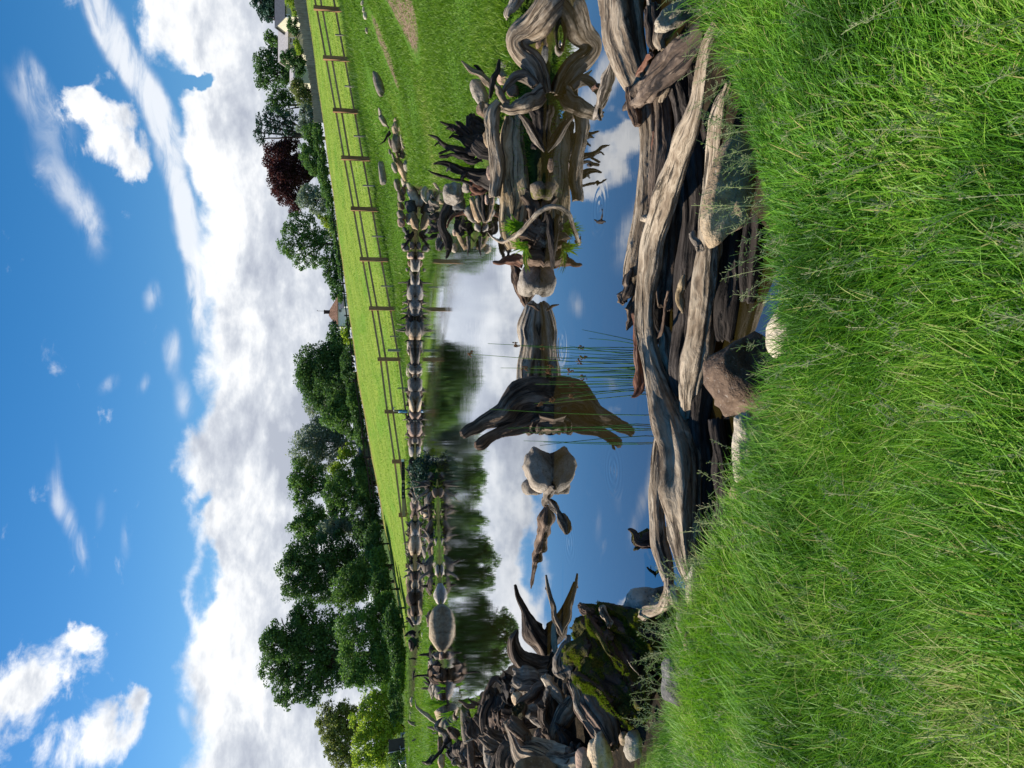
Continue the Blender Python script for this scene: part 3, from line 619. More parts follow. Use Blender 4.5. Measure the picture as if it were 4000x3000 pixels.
# ------------------------------------------------------------------ driftwood and roots
def limb_pts(reg, yd, pts):
    P = []; Rr = []; k = REG[reg][2]; n = len(pts)
    for i, p in enumerate(pts):
        X, Y, r = p[:3]
        if yd == 'w':
            q = onz(reg, X, Y, 0.0); rw = r * k * mper(q.y); q = onz(reg, X, Y, rw * .25)
        elif isinstance(yd, tuple) and yd[0] == 'h':
            q = onz(reg, X, Y, p[3] if len(p) > 3 else yd[1] + (yd[2] - yd[1]) * i / (n - 1)); rw = r * k * mper(q.y)
        else:
            y = p[3] if len(p) > 3 else (yd if not isinstance(yd, tuple) else yd[0] + (yd[1] - yd[0]) * i / (n - 1))
            q = at(reg, X, Y, y); rw = r * k * mper(y)
        P.append(tuple(q)); Rr.append(rw)
    return P, Rr
def wood_thing(label, mat, reg, yd, main, branches=(), name='driftwood', cat='driftwood', group=None, part='branch', chunk=.5, **kw):
    """main: list of limbs grown as one body; branches: limbs kept as parts"""
    mb = MB()
    for pts in main:
        P, Rr = limb_pts(reg, yd, pts); tube(mb, P, Rr, **kw); dist = P[0][1]
    V = np.concatenate(mb.V); G_ = np.concatenate(mb.G); F_ = mb.F
    if dist < 14.5:
        rb = max(max(q) for q in [limb_pts(reg, yd, p)[1] for p in main])
        vox = max(.0042 if dist < 5.3 else .0009 * dist, rb * .055); V, F_, G_ = fuse(V, F_, G_, vox, max(.006, min(.03, rb * .20)), chunk)
    o = link_mesh(name, V, F_, M[mat], attrs={'grain': ('FLOAT_VECTOR', G_)}); tag(o, label, cat, group)
    o['bulk'] = 0; del o['bulk']
    for b in branches:
        bm = mat; pts = b
        if isinstance(b[0], str): bm = b[0]; pts = b[1:]
        mb = MB(); P, Rr = limb_pts(reg, yd, list(pts)); tube(mb, P, Rr, **{**kw, 'ring': max(9, kw.get('ring', 20) - 6)})
        if dist < 9.2:
            rb = max(Rr); V, F_, G_ = fuse(np.concatenate(mb.V), mb.F, np.concatenate(mb.G), max(.0035 if dist < 5.3 else .0008 * dist, rb * .08), max(.004, min(.02, rb * .2)), chunk)
            link_mesh(part, V, F_, M[bm], o, {'grain': ('FLOAT_VECTOR', G_)})
        else: mb.build(part, M[bm], o, True)
    return o
NOISE_CACHE = {}
def icos(sub):
    if sub not in NOISE_CACHE:
        import bmesh
        bm = bmesh.new(); bmesh.ops.create_icosphere(bm, subdivisions=sub, radius=1); bm.verts.ensure_lookup_table()
        NOISE_CACHE[sub] = (np.array([v.co[:] for v in bm.verts]), np.array([[v.index for v in f.verts] for f in bm.faces])); bm.free()
    return NOISE_CACHE[sub]
def stone_at(c, hx, hy, hz, mat, label, group=None, sub=3, rot=0.0, yaw=None, rough=.10, name='stone', cat='stone', sq=.25, cuts=4):
    """hz = half height, hx = half width, hy = half depth (metres); rot = roll seen from the camera"""
    V0, F = icos(sub); V = V0.copy(); rg = np.random.default_rng(int(RNG.integers(1e9)))
    V = V / (np.abs(V) ** (2 + 4 * sq)).sum(1)[:, None] ** (1 / (2 + 4 * sq))
    for _ in range(cuts):                            # worn flat facets
        nrm = rg.normal(size=3); nrm /= np.linalg.norm(nrm); dd = rg.uniform(.72, .92); ex = V @ nrm - dd; V = V - np.where(ex > 0, ex, 0)[:, None] * nrm * .85
    a = np.ones(len(V))
    for k in range(9):
        f = rg.normal(size=3) * (1.2 + k * .9); a += rough * 1.1 / (1 + k * .55) * np.sin(V0 @ f + rg.uniform(0, 6))
    V = V * a[:, None] * np.array([hx, hy, hz])
    yaw = rg.uniform(-.35, .35) if yaw is None else yaw
    c_, s_ = math.cos(yaw), math.sin(yaw); V = V @ np.array([[c_, s_, 0], [-s_, c_, 0], [0, 0, 1]])
    c_, s_ = math.cos(rot), math.sin(rot); V = V @ np.array([[c_, 0, s_], [0, 1, 0], [-s_, 0, c_]])
    o = link_mesh(name, V + np.array(c), F, M[mat]); return tag(o, label, cat, group)
def stone_px(label, mat, reg, X, Y, hX, hY, yd, rot=0.0, depth=None, group=None, **kw):
    k = REG[reg][2] * mper(yd); c = at(reg, X, Y, yd)
    return stone_at(c, hY * k, (depth or min(hX, hY) * 1.1) * k, hX * k, M and mat, label, group, rot=rot, **kw)

# ---- right-hand point: roots, logs and stones standing in the shallows
wood_thing('thick smooth driftwood root bent like an S, standing in brown water', 'pale', 'A', 7.25,
    [[(1620, -130, 125, 6.84), (1430, 40, 130, 6.94), (1250, 215, 118, 7.09), (1140, 350, 84, 7.19), (1190, 460, 84, 7.24), (1290, 550, 92, 7.24), (1345, 670, 84, 7.29), (1385, 790, 66, 7.34)],
     [(1385, 800, 66), (1300, 850, 70), (1190, 905, 78), (1090, 935, 60), (1010, 930, 34)]],
    [[(1080, 900, 45), (1020, 840, 32), (988, 760, 20), (972, 728, 10)], ['greyw', (1300, 740, 42), (1225, 665, 55), (1135, 655, 42), (1080, 715, 32), (1030, 790, 16)]], ring=34, ridge=.13, lump=.10, jag=.3)
wood_thing('silver-grey split wood plate wedged behind the bent root', 'pale', 'A', 8.0, [[(985, 900, 40), (940, 980, 62), (925, 1120, 66), (945, 1280, 58), (975, 1480, 62), (960, 1700, 50)]], [[(900, 900, 30), (870, 960, 22), (905, 1080, 16)]], ridge=.22)
wood_thing('slim black curved branch leaning over a round pink stone', 'dark', 'A', 8.15, [[(1000, 495, 10), (985, 600, 20), (942, 720, 26), (912, 850, 16)]])
wood_thing('pointed silver spike of driftwood sticking up over the grass', 'pale', 'A', 8.5, [[(662, 525, 6), (740, 590, 20), (850, 665, 34), (940, 740, 40)]], [['dark', (860, 650, 20), (810, 585, 18), (775, 560, 8)]], ridge=.25)
stone_px('round pinkish stone beside the silver spike of driftwood', 'spink', 'A', 1045, 665, 68, 66, 8.2)
stone_px('pale lichen-spotted boulder on the grass edge behind the root', 'sgran', 'A', 825, 805, 62, 110, 8.7, .4)
stone_px('rusty brown stone under the pale boulder by the lawn', 'sbrown', 'A', 850, 950, 45, 60, 8.6)
stone_px('dark flat stone behind the bend of the S-shaped root', 'sdark', 'A', 1070, 560, 55, 60, 8.3)
stone_px('brown stone under the hoop of the bent root', 'sbrown', 'A', 1120, 790, 55, 60, 8.0)
wood_thing('white bleached log end jutting in from the right side of the picture', 'cream', 'A', 7.6, [[(1230, -160, 60), (1140, -10, 62), (1075, 110, 34), (1062, 145, 18)]])
wood_thing('charcoal stump behind the white log end', 'dark', 'A', 7.9, [[(1250, -100, 95), (1210, 60, 85), (1190, 175, 50)]], [[(1120, 130, 10), (1110, 180, 9), (1130, 230, 8)]])
wood_thing('thin moss-coated root hanging into brown shallow water', 'mossroot', 'A', 6.95, [[(1600, -80, 42), (1545, 90, 32), (1495, 230, 20), (1485, 330, 16), (1505, 440, 14)]])
wood_thing('furry brown root dipping into shallow water beside the grey stone', 'mossroot', 'A', 6.5, [[(1600, -80, 30), (1680, 80, 38), (1735, 210, 36), (1790, 285, 26), (1830, 350, 10)]], ridge=.08)
stone_px('egg-shaped grey granite stone in the shallows under the roots', 'sgran', 'A', 1590, 350, 62, 95, 6.95, -.3)
stone_px('small dark stone between two mossy roots', 'sdark', 'A', 1600, 110, 60, 70, 7.0)
stone_px('rust-orange pebble pushed between the mossy root and the stones', 'spink', 'A', 1525, 190, 26, 26, 7.1)
wood_thing('short grey log end lying by the granite stone in the shallows', 'greyw', 'A', 7.0, [[(1490, 400, 22), (1530, 470, 30), (1560, 550, 22)]])
stone_px('brown stone with rusty gravel under the bent root', 'sbrown', 'A', 1360, 370, 60, 75, 7.8)
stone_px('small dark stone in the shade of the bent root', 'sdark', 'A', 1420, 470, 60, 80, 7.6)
wood_thing('long thick tan log with wavy grain lying along the water edge', 'tan', 'A', 8.1,
    [[(1110, 985, 95), (1120, 1060, 118), (1135, 1250, 132), (1150, 1450, 128), (1150, 1700, 135), (1140, 1900, 130), (1140, 2080, 105), (1150, 2160, 60)]], [[(1180, 1290, 60), (1225, 1330, 66), (1290, 1340, 50)]], ring=36, ridge=.10, lump=.05, jag=.25)
wood_thing('narrow pale plank of driftwood pointing down into the water', 'greyw', 'A', 7.55, [[(1175, 985, 16), (1250, 1080, 30), (1320, 1200, 34), (1385, 1312, 8)]], ridge=.3)
wood_thing('dark log in shade below the tan log', 'dark', 'A', 7.75, [[(1290, 900, 40), (1340, 1020, 62), (1330, 1160, 55), (1310, 1280, 30)]])
stone_px('reddish stone lying on top of the tan log', 'spink', 'A', 1010, 1430, 66, 92, 8.3)
stone_px('small pink stone between silver wood and tan log', 'spink', 'A', 930, 1490, 42, 62, 8.6)
stone_px('tan stone beside the silver wood plate, furthest from the root', 'stan', 'A', 905, 1200, 45, 70, 8.7)
stone_px('mossy round stone hanging under the tan log near the grassy clump', 'smoss', 'A', 1335, 1650, 75, 78, 7.7)
stone_px('rusty brown stone half sunk below the tan log', 'sbrown', 'A', 1480, 1440, 60, 70, 7.35)
wood_thing('dark brown log under the end of the tan log', 'stump', 'B', 7.9, [[(1220, 30, 50), (1290, 130, 60), (1300, 230, 50), (1340, 330, 40)]])
# black root fans
wood_thing('large black root fan with spiky fingers standing on the lawn edge', 'dark', 'A', 8.9,
    [[(1010, 1320, 120), (900, 1300, 120), (800, 1260, 95), (700, 1200, 50)], [(960, 1120, 80), (860, 1100, 70), (760, 1040, 50), (710, 1010, 36)], [(900, 1230, 80), (790, 1150, 60), (750, 1060, 42), (735, 1010, 34)]],
    [[(760, 1230, 44), (660, 1140, 32), (590, 1090, 22), (540, 1075, 14), (490, 1048, 5)], [(780, 1330, 50), (680, 1310, 36), (580, 1280, 26), (500, 1240, 18), (450, 1190, 12), (420, 1175, 10), (378, 1162, 4)],
     [(790, 1180, 44), (700, 1110, 32), (650, 1070, 20), (625, 1042, 10)], [(760, 1370, 36), (660, 1345, 26), (560, 1335, 18), (478, 1362, 9)], [(600, 1120, 18), (560, 1110, 12), (530, 1115, 8)],
     [(500, 1250, 14), (465, 1235, 12), (435, 1262, 5)], [(560, 1290, 16), (520, 1310, 13), (470, 1330, 8)], [(680, 1200, 26), (600, 1180, 14), (560, 1195, 6)], [(670, 1160, 18), (610, 1150, 9), (580, 1170, 4)], [(840, 1380, 30), (760, 1400, 20), (690, 1380, 9)]], part='root', ridge=.22, lump=.18)
wood_thing('second smaller black root with knobbly arm beside yellowing grass', 'dark', 'A', 9.0, [[(960, 1560, 90), (870, 1545, 70), (760, 1520, 46), (680, 1490, 30), (600, 1430, 28), (540, 1410, 22), (430, 1430, 9)]],
    [[(760, 1600, 20), (680, 1560, 14), (600, 1550, 13), (520, 1525, 14), (440, 1500, 11), (378, 1468, 4)], ['greyw', (640, 1450, 16), (570, 1455, 12), (535, 1480, 5)], [(700, 1500, 22), (660, 1560, 12)]], part='root', ridge=.22, lump=.2)
wood_thing('reddish rotten root mass behind the grassy clump', 'red', 'u', 9.3, [[(1480, 60, 90), (1600, 110, 120), (1720, 60, 110), (1800, -20, 60)]], [[(1600, 200, 50), (1530, 240, 30), (1470, 260, 12)]], ridge=.2)
stone_px('big grey granite boulder behind the black roots', 'sgran', 'u', 1215, 235, 145, 165, 10.4, .25, sub=4)
stone_px('dark knobbly rock next to the big granite boulder', 'sgrey', 'u', 1425, 120, 78, 90, 9.8)
# ---- second point, a tangle further out
wood_thing('big black curved log lying across the tangle on the second point', 'dark', 'u', 13.0, [[(1180, 400, 105), (1090, 520, 92), (1040, 680, 72), (1060, 830, 68), (1110, 960, 70), (1110, 1130, 46)]], [['dark', (1130, 1030, 44), (1150, 1130, 36), (1120, 1210, 30), (1085, 1290, 10)], ['dark', (1180, 460, 60), (1260, 540, 40)]], ring=24)
wood_thing('twisted silver root on the far side of the tangle', 'greyw', 'u', 13.6, [[(960, 420, 60), (890, 400, 66), (840, 340, 40)], [(900, 480, 60), (840, 500, 34), (800, 470, 12)]], [[(880, 320, 40), (860, 260, 24)], [(900, 560, 30), (850, 560, 18)]], part='root', lump=.25)
wood_thing('black forked roots rising between silver root and curved log', 'dark', 'u', 13.5, [[(980, 560, 60), (900, 600, 52), (850, 620, 40), (795, 592, 14)], [(990, 750, 70), (900, 770, 52), (850, 740, 30), (805, 712, 10)]], [[(900, 800, 40), (840, 850, 26), (795, 880, 10)], [(960, 900, 34), (880, 930, 34), (820, 960, 22), (780, 945, 9)]], part='root', lump=.25)
wood_thing('pale cracked log on the lawn corner of the second point', 'cream', 'u', 14.2, [[(770, 130, 34), (725, 220, 40), (735, 300, 36), (775, 395, 14)]], [['greyw', (830, 180, 26), (850, 260, 30), (850, 400, 24)]])
wood_thing('little pale branch lying on the lawn above the granite boulder', 'pale', 'u', 12.2, [[(890, 60, 22), (930, 110, 24), (975, 170, 18), (960, 210, 8)]])
wood_thing('pair of weathered grey log ends side by side at the tip of the tangle', 'greyw', 'u', 13.2, [[(1010, 880, 46), (960, 1020, 36), (930, 1140, 16)], [(1050, 1000, 48), (1000, 1120, 30), (950, 1165, 14)]])
wood_thing('arched red-brown root over the dark hollow of the tangle', 'red', 'u', 12.6, [[(1105, 780, 18), (1140, 670, 28), (1230, 580, 32), (1400, 540, 40), (1460, 600, 30)]])
wood_thing('black hollow stump with fluted side in the middle of the tangle', 'dark', 'u', 12.9, [[(1340, 480, 130), (1370, 640, 140), (1330, 790, 110), (1340, 860, 60)], [(1480, 690, 90), (1470, 830, 70), (1490, 940, 12)]], ridge=.3)
stone_px('orange-tan wedge stone under the black stump at the water', 'stan', 'u', 1350, 960, 75, 190, 13.4, .45)
stone_px('small tan stone between grey logs and wedge stone', 'spink', 'u', 1250, 860, 50, 60, 13.5)
stone_px('pale pointed stone just off the tip of the tangle', 'spale', 'u', 1220, 1120, 60, 75, 13.7)
wood_thing('silver-sided pointed log lying at the water by the wedge stone', 'greyw', 'u', 13.2, [[(1440, 880, 34), (1450, 1000, 34), (1450, 1120, 24), (1440, 1255, 6)]], ridge=.3)
stone_px('brown wedge-shaped stone half hidden behind spotted stone', 'sgrey', 'u', 1500, 590, 78, 150, 12.5, .55)
stone_px('long spotted yellowish stone in front of the brown wedge stone', 'stan', 'u', 1560, 480, 62, 200, 12.2, .3)
wood_thing('pale peeled log sloping down to the water before the spotted stone', 'pale', 'u', 11.9, [[(1590, 240, 34), (1600, 340, 40), (1640, 500, 34), (1670, 600, 26), (1700, 700, 16)]])
wood_thing('dark wet log under the pale peeled log', 'dark', 'u', 11.8, [[(1680, 230, 50), (1690, 400, 42), (1700, 600, 30), (1720, 680, 14)]])
stone_px('small pink egg stone on the near side of the peeled log', 'spink', 'u', 1755, 330, 34, 88, 11.4)
stone_px('grey egg stone standing alone in the water off the peeled log', 'sgran', 'u', 1600, 775, 50, 66, 12.3)
stone_px('pinkish stone low between silver root and granite boulder', 'stan', 'u', 1015, 370, 42, 40, 13.4)
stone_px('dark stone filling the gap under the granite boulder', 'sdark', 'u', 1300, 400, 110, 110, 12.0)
# ---- grassy clump, curved stick and stones off the tan log
wood_thing('grass-topped rotten root clump at the end of the tan log', 'brown', 'B', 7.7, [[(1180, 380, 60), (1260, 400, 95), (1320, 440, 100), (1370, 480, 70)], [(1250, 260, 60), (1330, 330, 90), (1380, 380, 60)], [(1210, 560, 62), (1330, 580, 72), (1400, 620, 34)]], [['pale', (1380, 330, 60), (1350, 420, 74), (1370, 500, 46)]], part='root', lump=.2)
wood_thing('long thin bleached stick arching over the grassy clump', 'cream', 'B', 7.3, [[(898, 350, 5, 8.1), (940, 395, 11, 8.0), (1020, 432, 17, 7.8), (1100, 405, 19, 7.6), (1180, 350, 21, 7.45), (1250, 270, 22, 7.35), (1320, 190, 23, 7.25), (1400, 140, 22, 7.2), (1480, 130, 20, 7.15), (1530, 150, 16, 7.1)]], [[(1030, 430, 16, 7.8), (1020, 400, 7, 7.9)]], ring=14, ridge=.08, lump=.06, wig=.2)
wood_thing('black floating log with pale snapped end beside the clump', 'dark', 'B', 7.25, [[(1410, 190, 22), (1440, 290, 30), (1450, 400, 38), (1462, 520, 38), (1475, 610, 36), (1490, 680, 26)]], [['pale', (1480, 650, 30), (1492, 700, 24), (1495, 735, 6)]], ridge=.2)
wood_thing('small brown horned stump at the tip of the clump', 'red', 'B', 7.95, [[(938, 604, 12), (1000, 612, 20), (1060, 592, 36), (1130, 580, 50), (1210, 620, 52)]], [['dark', (1070, 560, 20), (1080, 500, 8)]], name='stump', cat='stump')
stone_px('rounded grey speckled stone standing in the pond', 'sgran', 'B', 1275, 762, 108, 128, 8.0, -.15, sub=4)
wood_thing('dark sloping log behind the rounded grey stone', 'brown', 'B', 8.6, [[(1115, 610, 26), (1150, 720, 50), (1190, 840, 56), (1235, 950, 42), (1268, 1020, 14)]])
wood_thing('short thick cream and brown log floating in the middle of the pond', 'cream', 'B', 7.95, [[(1290, 960, 30), (1272, 1010, 62), (1258, 1150, 88), (1248, 1350, 104), (1240, 1560, 112), (1240, 1760, 96)]], ring=34, ridge=.10, lump=.06, jag=.5)
wood_thing('dark splinter hanging on the broken end of the short thick log', 'brown', 'B', 7.7, [[(1235, 965, 5), (1290, 985, 14), (1345, 1025, 8)]])
wood_thing('large dark brown forked stump with two arms rising from the pond', 'stump', 'C', 7.4,
    [[(1500, 160, 120), (1410, 150, 150), (1310, 120, 165), (1230, 120, 130), (1130, 180, 100), (1040, 250, 84), (940, 300, 72), (860, 330, 54), (800, 370, 48), (740, 400, 44), (680, 445, 34)], [(1420, 290, 120), (1310, 320, 110), (1270, 390, 76), (1285, 450, 34)], [(1520, 330, 110), (1440, 320, 130), (1350, 300, 120)]],
    [['brown', (1340, 280, 84), (1220, 325, 74), (1110, 365, 64), (1000, 410, 52), (910, 470, 46), (840, 520, 48), (785, 535, 34)]], name='stump', cat='stump', part='arm', ring=40, ridge=.24, lump=.1)
stone_px('angular beige boulder alone in the pond near the forked stump', 'sgrey', 'C', 1360, 745, 160, 210, 7.4, .5, sub=4, cuts=16, sq=.0, rough=.05)
stone_px('dark grey stone leaning on the angular beige boulder', 'sgrey', 'C', 1290, 890, 95, 78, 7.55, .5)
wood_thing('wet forked branch floating left of the beige boulder', 'greyw', 'C', 'w', [[(1470, 900, 18), (1430, 905, 34), (1400, 980, 32), (1385, 1050, 14)], [(1425, 1000, 14), (1460, 1045, 26), (1500, 1115, 26), (1540, 1190, 38), (1570, 1255, 30), (1572, 1300, 8)]])
wood_thing('long dark floating driftwood tapering to a thin point', 'brown', 'C', 'w', [[(1400, 1050, 24), (1395, 1140, 38), (1375, 1240, 60), (1365, 1320, 34), (1345, 1400, 42), (1320, 1480, 34), (1300, 1560, 20), (1285, 1659, 12), (1268, 1765, 5)]], lump=.25, ridge=.25)
wood_thing('wet fish-shaped driftwood with forked tail floating near the big log', 'greyw', 'E', 'w', [[(432, 500, 8), (405, 590, 26), (370, 700, 46), (335, 820, 40), (305, 920, 24), (292, 985, 26), (262, 1032, 12)]], [[(292, 980, 22), (318, 1038, 12)], ['red', (300, 740, 22), (262, 760, 16), (248, 795, 5)]])
wood_thing('dark three-pronged twig poking out of the water', 'dark', 'F', 'w', [[(268, 238, 7), (300, 258, 14), (318, 262, 18), (345, 254, 12), (368, 262, 6)]], [[(333, 105, 3), (336, 190, 6), (322, 250, 12)]], name='twig', cat='twig')
wood_thing('tiny dark triangular chip of wood on the water', 'dark', 'E', 'w', [[(205, 1425, 4), (225, 1430, 16), (238, 1432, 5)]], name='twig', cat='twig')
# ---- left-hand pile of roots and stones
wood_thing('dark horn-shaped root reaching up over the water, taller of the left pile', 'stump', 'D', 7.6, [[(1128, 82, 9), (1165, 190, 24), (1210, 300, 36), (1250, 400, 56), (1320, 530, 84), (1420, 650, 90)]], [[(1270, 560, 30), (1250, 510, 8)]], name='root', cat='root', ridge=.22)
wood_thing('pale slender branch slanting up out of the left pile', 'pale', 'D', 6.9, [[(1402, -14, 10), (1415, 90, 18), (1445, 220, 22), (1485, 360, 26), (1535, 480, 32), (1570, 570, 22)]], [['brown', (1410, 60, 10), (1395, 120, 6)]], ridge=.18)
wood_thing('smooth black curved root like a bull horn in the left pile', 'stump', 'D', 7.3, [[(1140, 455, 14), (1130, 540, 46), (1145, 650, 72), (1220, 730, 86), (1340, 760, 86), (1480, 760, 56)]], [[(1100, 590, 18), (1062, 602, 5)]], name='root', cat='root', ridge=.25)
wood_thing('broad grey-black root plate under the curved horn', 'greyw', 'D', 7.1, [[(1120, 860, 60), (1220, 880, 100), (1330, 880, 110), (1420, 850, 60)]], [[(1150, 960, 40), (1110, 1010, 30)]], ridge=.25)
stone_px('rough tan stone in the water behind the slender branch', 'stan', 'D', 1525, 520, 72, 170, 7.2, -.2)
wood_thing('dark brown flat log wedged under the grey-black root plate', 'brown', 'D', 6.8, [[(1165, 1130, 26), (1230, 1070, 50), (1320, 990, 62), (1410, 920, 50)]], ridge=.25)
stone_px('small flat tan stone in the middle of the left pile', 'stan', 'D', 1165, 1090, 52, 76, 7.0, .5)
wood_thing('arch-shaped brown root framing a dark hollow', 'brown', 's', 9.0, [[(1180, 640, 24), (1215, 540, 28), (1225, 440, 34), (1300, 300, 44), (1400, 215, 50), (1490, 270, 58), (1575, 380, 44), (1600, 520, 36), (1590, 680, 40), (1630, 800, 56), (1600, 900, 50)]], name='root', cat='root', ridge=.2)
wood_thing('black fibrous fallen trunk behind the arch-shaped root', 'stump', 's', 9.6, [[(1380, 480, 150), (1300, 700, 170), (1330, 900, 190), (1400, 1100, 190), (1450, 1350, 170), (1500, 1700, 150)]], [['brown', (1050, 830, 40), (1180, 960, 60), (1300, 1120, 60)]], ridge=.3, ring=30)
wood_thing('small two-pronged brown root in front of the reeds', 'brown', 's', 9.9, [[(785, 565, 12), (860, 605, 30), (950, 650, 46), (1060, 660, 36)], [(950, 518, 8), (1010, 580, 24), (1100, 620, 26), (1170, 640, 20)]], name='root', cat='root')
stone_px('long moss-topped stone with yellow flowers on it', 'smoss', 's', 925, 930, 80, 270, 10.6, .05, depth=90)
wood_thing('striped brown root draped over the moss-topped stone', 'brown', 's', 10.2, [[(1010, 840, 14), (1040, 960, 40), (1060, 1100, 62), (1130, 1200, 60)]], ridge=.3)
stone_px('tall greenish grey stone leaning at the left side', 'sgrey', 's', 1290, 1420, 100, 300, 8.8, .1, depth=110, sub=4)
stone_px('brown upright stone with bleached twig on top', 'sbrown', 's', 990, 1480, 66, 260, 9.8, 0, depth=80)
wood_thing('short bleached twig sticking out of the brown root', 'cream', 's', 9.8, [[(870, 1240, 8), (940, 1220, 14), (1030, 1190, 20)]], name='twig', cat='twig')
wood_thing('round brown burl with dark hollow', 'brown', 's', 11.5, [[(660, 1010, 60), (720, 1080, 90), (760, 1150, 70)], [(760, 880, 40), (720, 800, 30), (750, 730, 12)]], name='root', cat='root')
wood_thing('white peeled branch bridging the grassy gap on the left', 'cream', 's', 15.5, [[(82, 540, 5), (102, 640, 10), (130, 680, 18), (220, 760, 26), (300, 820, 30), (420, 925, 22)]])
wood_thing('grey twisted root like a seated animal on the left shore', 'greyw', 's', 13.8, [[(395, 1000, 26), (440, 1020, 42), (520, 1060, 56), (600, 1150, 60), (640, 1300, 60)], [(545, 825, 8), (480, 900, 26), (440, 970, 30), (430, 1030, 24)]], [[(290, 990, 8), (370, 1000, 16)], ['cream', (362, 1100, 8), (430, 1088, 12)]], part='root', name='root', cat='root')
wood_thing('black ragged branch leaning left over the grass', 'dark', 's', 13.0, [[(640, 1180, 50), (570, 1270, 40), (480, 1420, 32), (400, 1500, 30), (350, 1590, 12)]], [['pale', (350, 1590, 14), (270, 1580, 20), (205, 1560, 6)], [(560, 1300, 20), (640, 1350, 14), (680, 1250, 8)]])
stone_px('reddish brown stone under the ragged black branch', 'sbrown', 's', 500, 1280, 56, 140, 14.2)
stone_px('pale tan stone, lowest of the left bank row', 'stan', 's', 520, 1560, 60, 120, 13.6)
wood_thing('white gnarled root piece low on the left shore', 'pale', 's', 11.0, [[(690, 1590, 22), (740, 1530, 50), (800, 1570, 46), (860, 1640, 30)]], name='root', cat='root', lump=.3)
wood_thing('dark tangled root mass behind the white gnarled piece', 'dark', 's', 11.8, [[(700, 1330, 90), (760, 1440, 110), (840, 1500, 90)], [(600, 1400, 40), (680, 1480, 60), (760, 1560, 50)]], name='root', cat='root', lump=.25)
wood_thing('huge pink-grey log with wavy grain at the left edge of the picture', 'pale', 'D', 5.9, [[(1055, 1250, 26, 6.2), (1110, 1320, 66, 6.2), (1170, 1400, 92, 6.1), (1240, 1500, 116, 6.0), (1340, 1560, 128, 5.9), (1500, 1590, 132, 5.8), (1680, 1600, 118, 5.6), (1760, 1600, 60, 5.6)]], [['brown', (1090, 1240, 30, 6.1), (1160, 1310, 60, 6.0), (1220, 1390, 50, 5.95)]], ring=40, ridge=.2, lump=.08)
stone_px('wide tan boulder under the huge pink-grey log', 'stan', 'D', 1330, 1690, 220, 110, 5.7, depth=110)
wood_thing('smooth greenish hollow knob of root beside the mossy stump', 'greyw', 'D', 6.2, [[(1600, 520, 26), (1560, 620, 44), (1540, 720, 66), (1560, 810, 96), (1590, 860, 60)]], name='root', cat='root', ridge=.08)
wood_thing('white fluted root under the greenish knob', 'cream', 'D', 6.3, [[(1385, 872, 24), (1430, 930, 50), (1490, 1010, 56), (1540, 1090, 30)], [(1560, 930, 22), (1570, 1020, 14)]], [['greyw', (1420, 960, 34), (1395, 1080, 24), (1410, 1160, 12)]], name='root', cat='root', ridge=.25, part='root')
wood_thing('pale oval log end with dark crack, above the bark log', 'pale', 'D', 6.0, [[(1640, 1060, 40), (1590, 1150, 80), (1530, 1240, 74), (1480, 1320, 36), (1465, 1400, 12)]])
wood_thing('crusty grey rotten wood lumps in the left pile', 'greyw', 'D', 6.7, [[(1230, 1150, 36), (1300, 1190, 66), (1370, 1270, 70), (1400, 1360, 40)]], [['mossroot', (1130, 1150, 40), (1160, 1180, 60), (1190, 1210, 30)]], lump=.35, ridge=.3)
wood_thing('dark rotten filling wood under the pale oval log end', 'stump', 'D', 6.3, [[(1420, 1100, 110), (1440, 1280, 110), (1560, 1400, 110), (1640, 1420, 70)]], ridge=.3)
wood_thing('shaggy pinkish bark log slanting down to the stones', 'brown', 'D', 5.3, [[(1610, 915, 40, 5.7), (1690, 1010, 96, 5.6), (1760, 1120, 118, 5.4), (1840, 1230, 122, 5.2), (1930, 1350, 100, 5.0), (1990, 1470, 40, 4.8)]], [['pale', (1620, 930, 30, 5.55), (1680, 1060, 46, 5.4), (1740, 1200, 46, 5.25), (1820, 1330, 40, 5.05), (1930, 1470, 26, 4.85)]], ring=34, ridge=.28, lump=.12, part='bark_strip')
stone_px('large smooth tan stone at the foot of the bark log', 'stan', 'H', 320, 1545, 108, 170, 4.75, sub=4)
stone_px('narrow tan stone beside the large smooth tan stone', 'spink', 'H', 165, 1600, 60, 120, 5.2)
stone_px('small orange stone wedged beside greenish pale stone', 'stan', 'H', 525, 1400, 40, 62, 4.45)
stone_px('greenish pale stone at the grass edge, left of the mossy stump', 'spale', 'H', 610, 1470, 72, 110, 4.2)
mossy = wood_thing('huge rotten stump covered in green and yellow moss', 'mossy', 'H', 4.4,
    [[(165, 250, 34, 4.8), (240, 300, 76, 4.75), (300, 430, 150, 4.7), (380, 600, 230, 4.6), (500, 760, 250, 4.5), (590, 920, 220, 4.35), (650, 1120, 150, 4.2), (700, 1290, 60, 4.1)],
     [(30, 690, 34, 4.6), (110, 670, 80, 4.6), (230, 640, 150, 4.6), (380, 640, 180, 4.6)], [(120, 480, 60, 4.7), (160, 420, 80, 4.7), (260, 500, 120, 4.65)], [(330, 255, 50, 4.7), (450, 330, 110, 4.6), (600, 460, 190, 4.5), (760, 600, 190, 4.35), (830, 740, 120, 4.2)],
     [(120, 860, 40, 4.5), (210, 930, 60, 4.4), (330, 1010, 62, 4.3), (420, 1110, 62, 4.25), (500, 1220, 58, 4.2), (590, 1320, 46, 4.1)], [(200, 330, 30, 4.55), (270, 450, 46, 4.45), (370, 600, 50, 4.32), (480, 760, 50, 4.22), (560, 860, 40, 4.15)]],
    [['pale', (330, 270, 26, 4.58), (360, 330, 38, 4.5), (400, 420, 32, 4.42)], ['brown', (150, 255, 30, 4.74), (230, 320, 36, 4.64)]], name='stump', cat='stump', part='root', ring=44, ridge=.26, lump=.16, chunk=1.6)
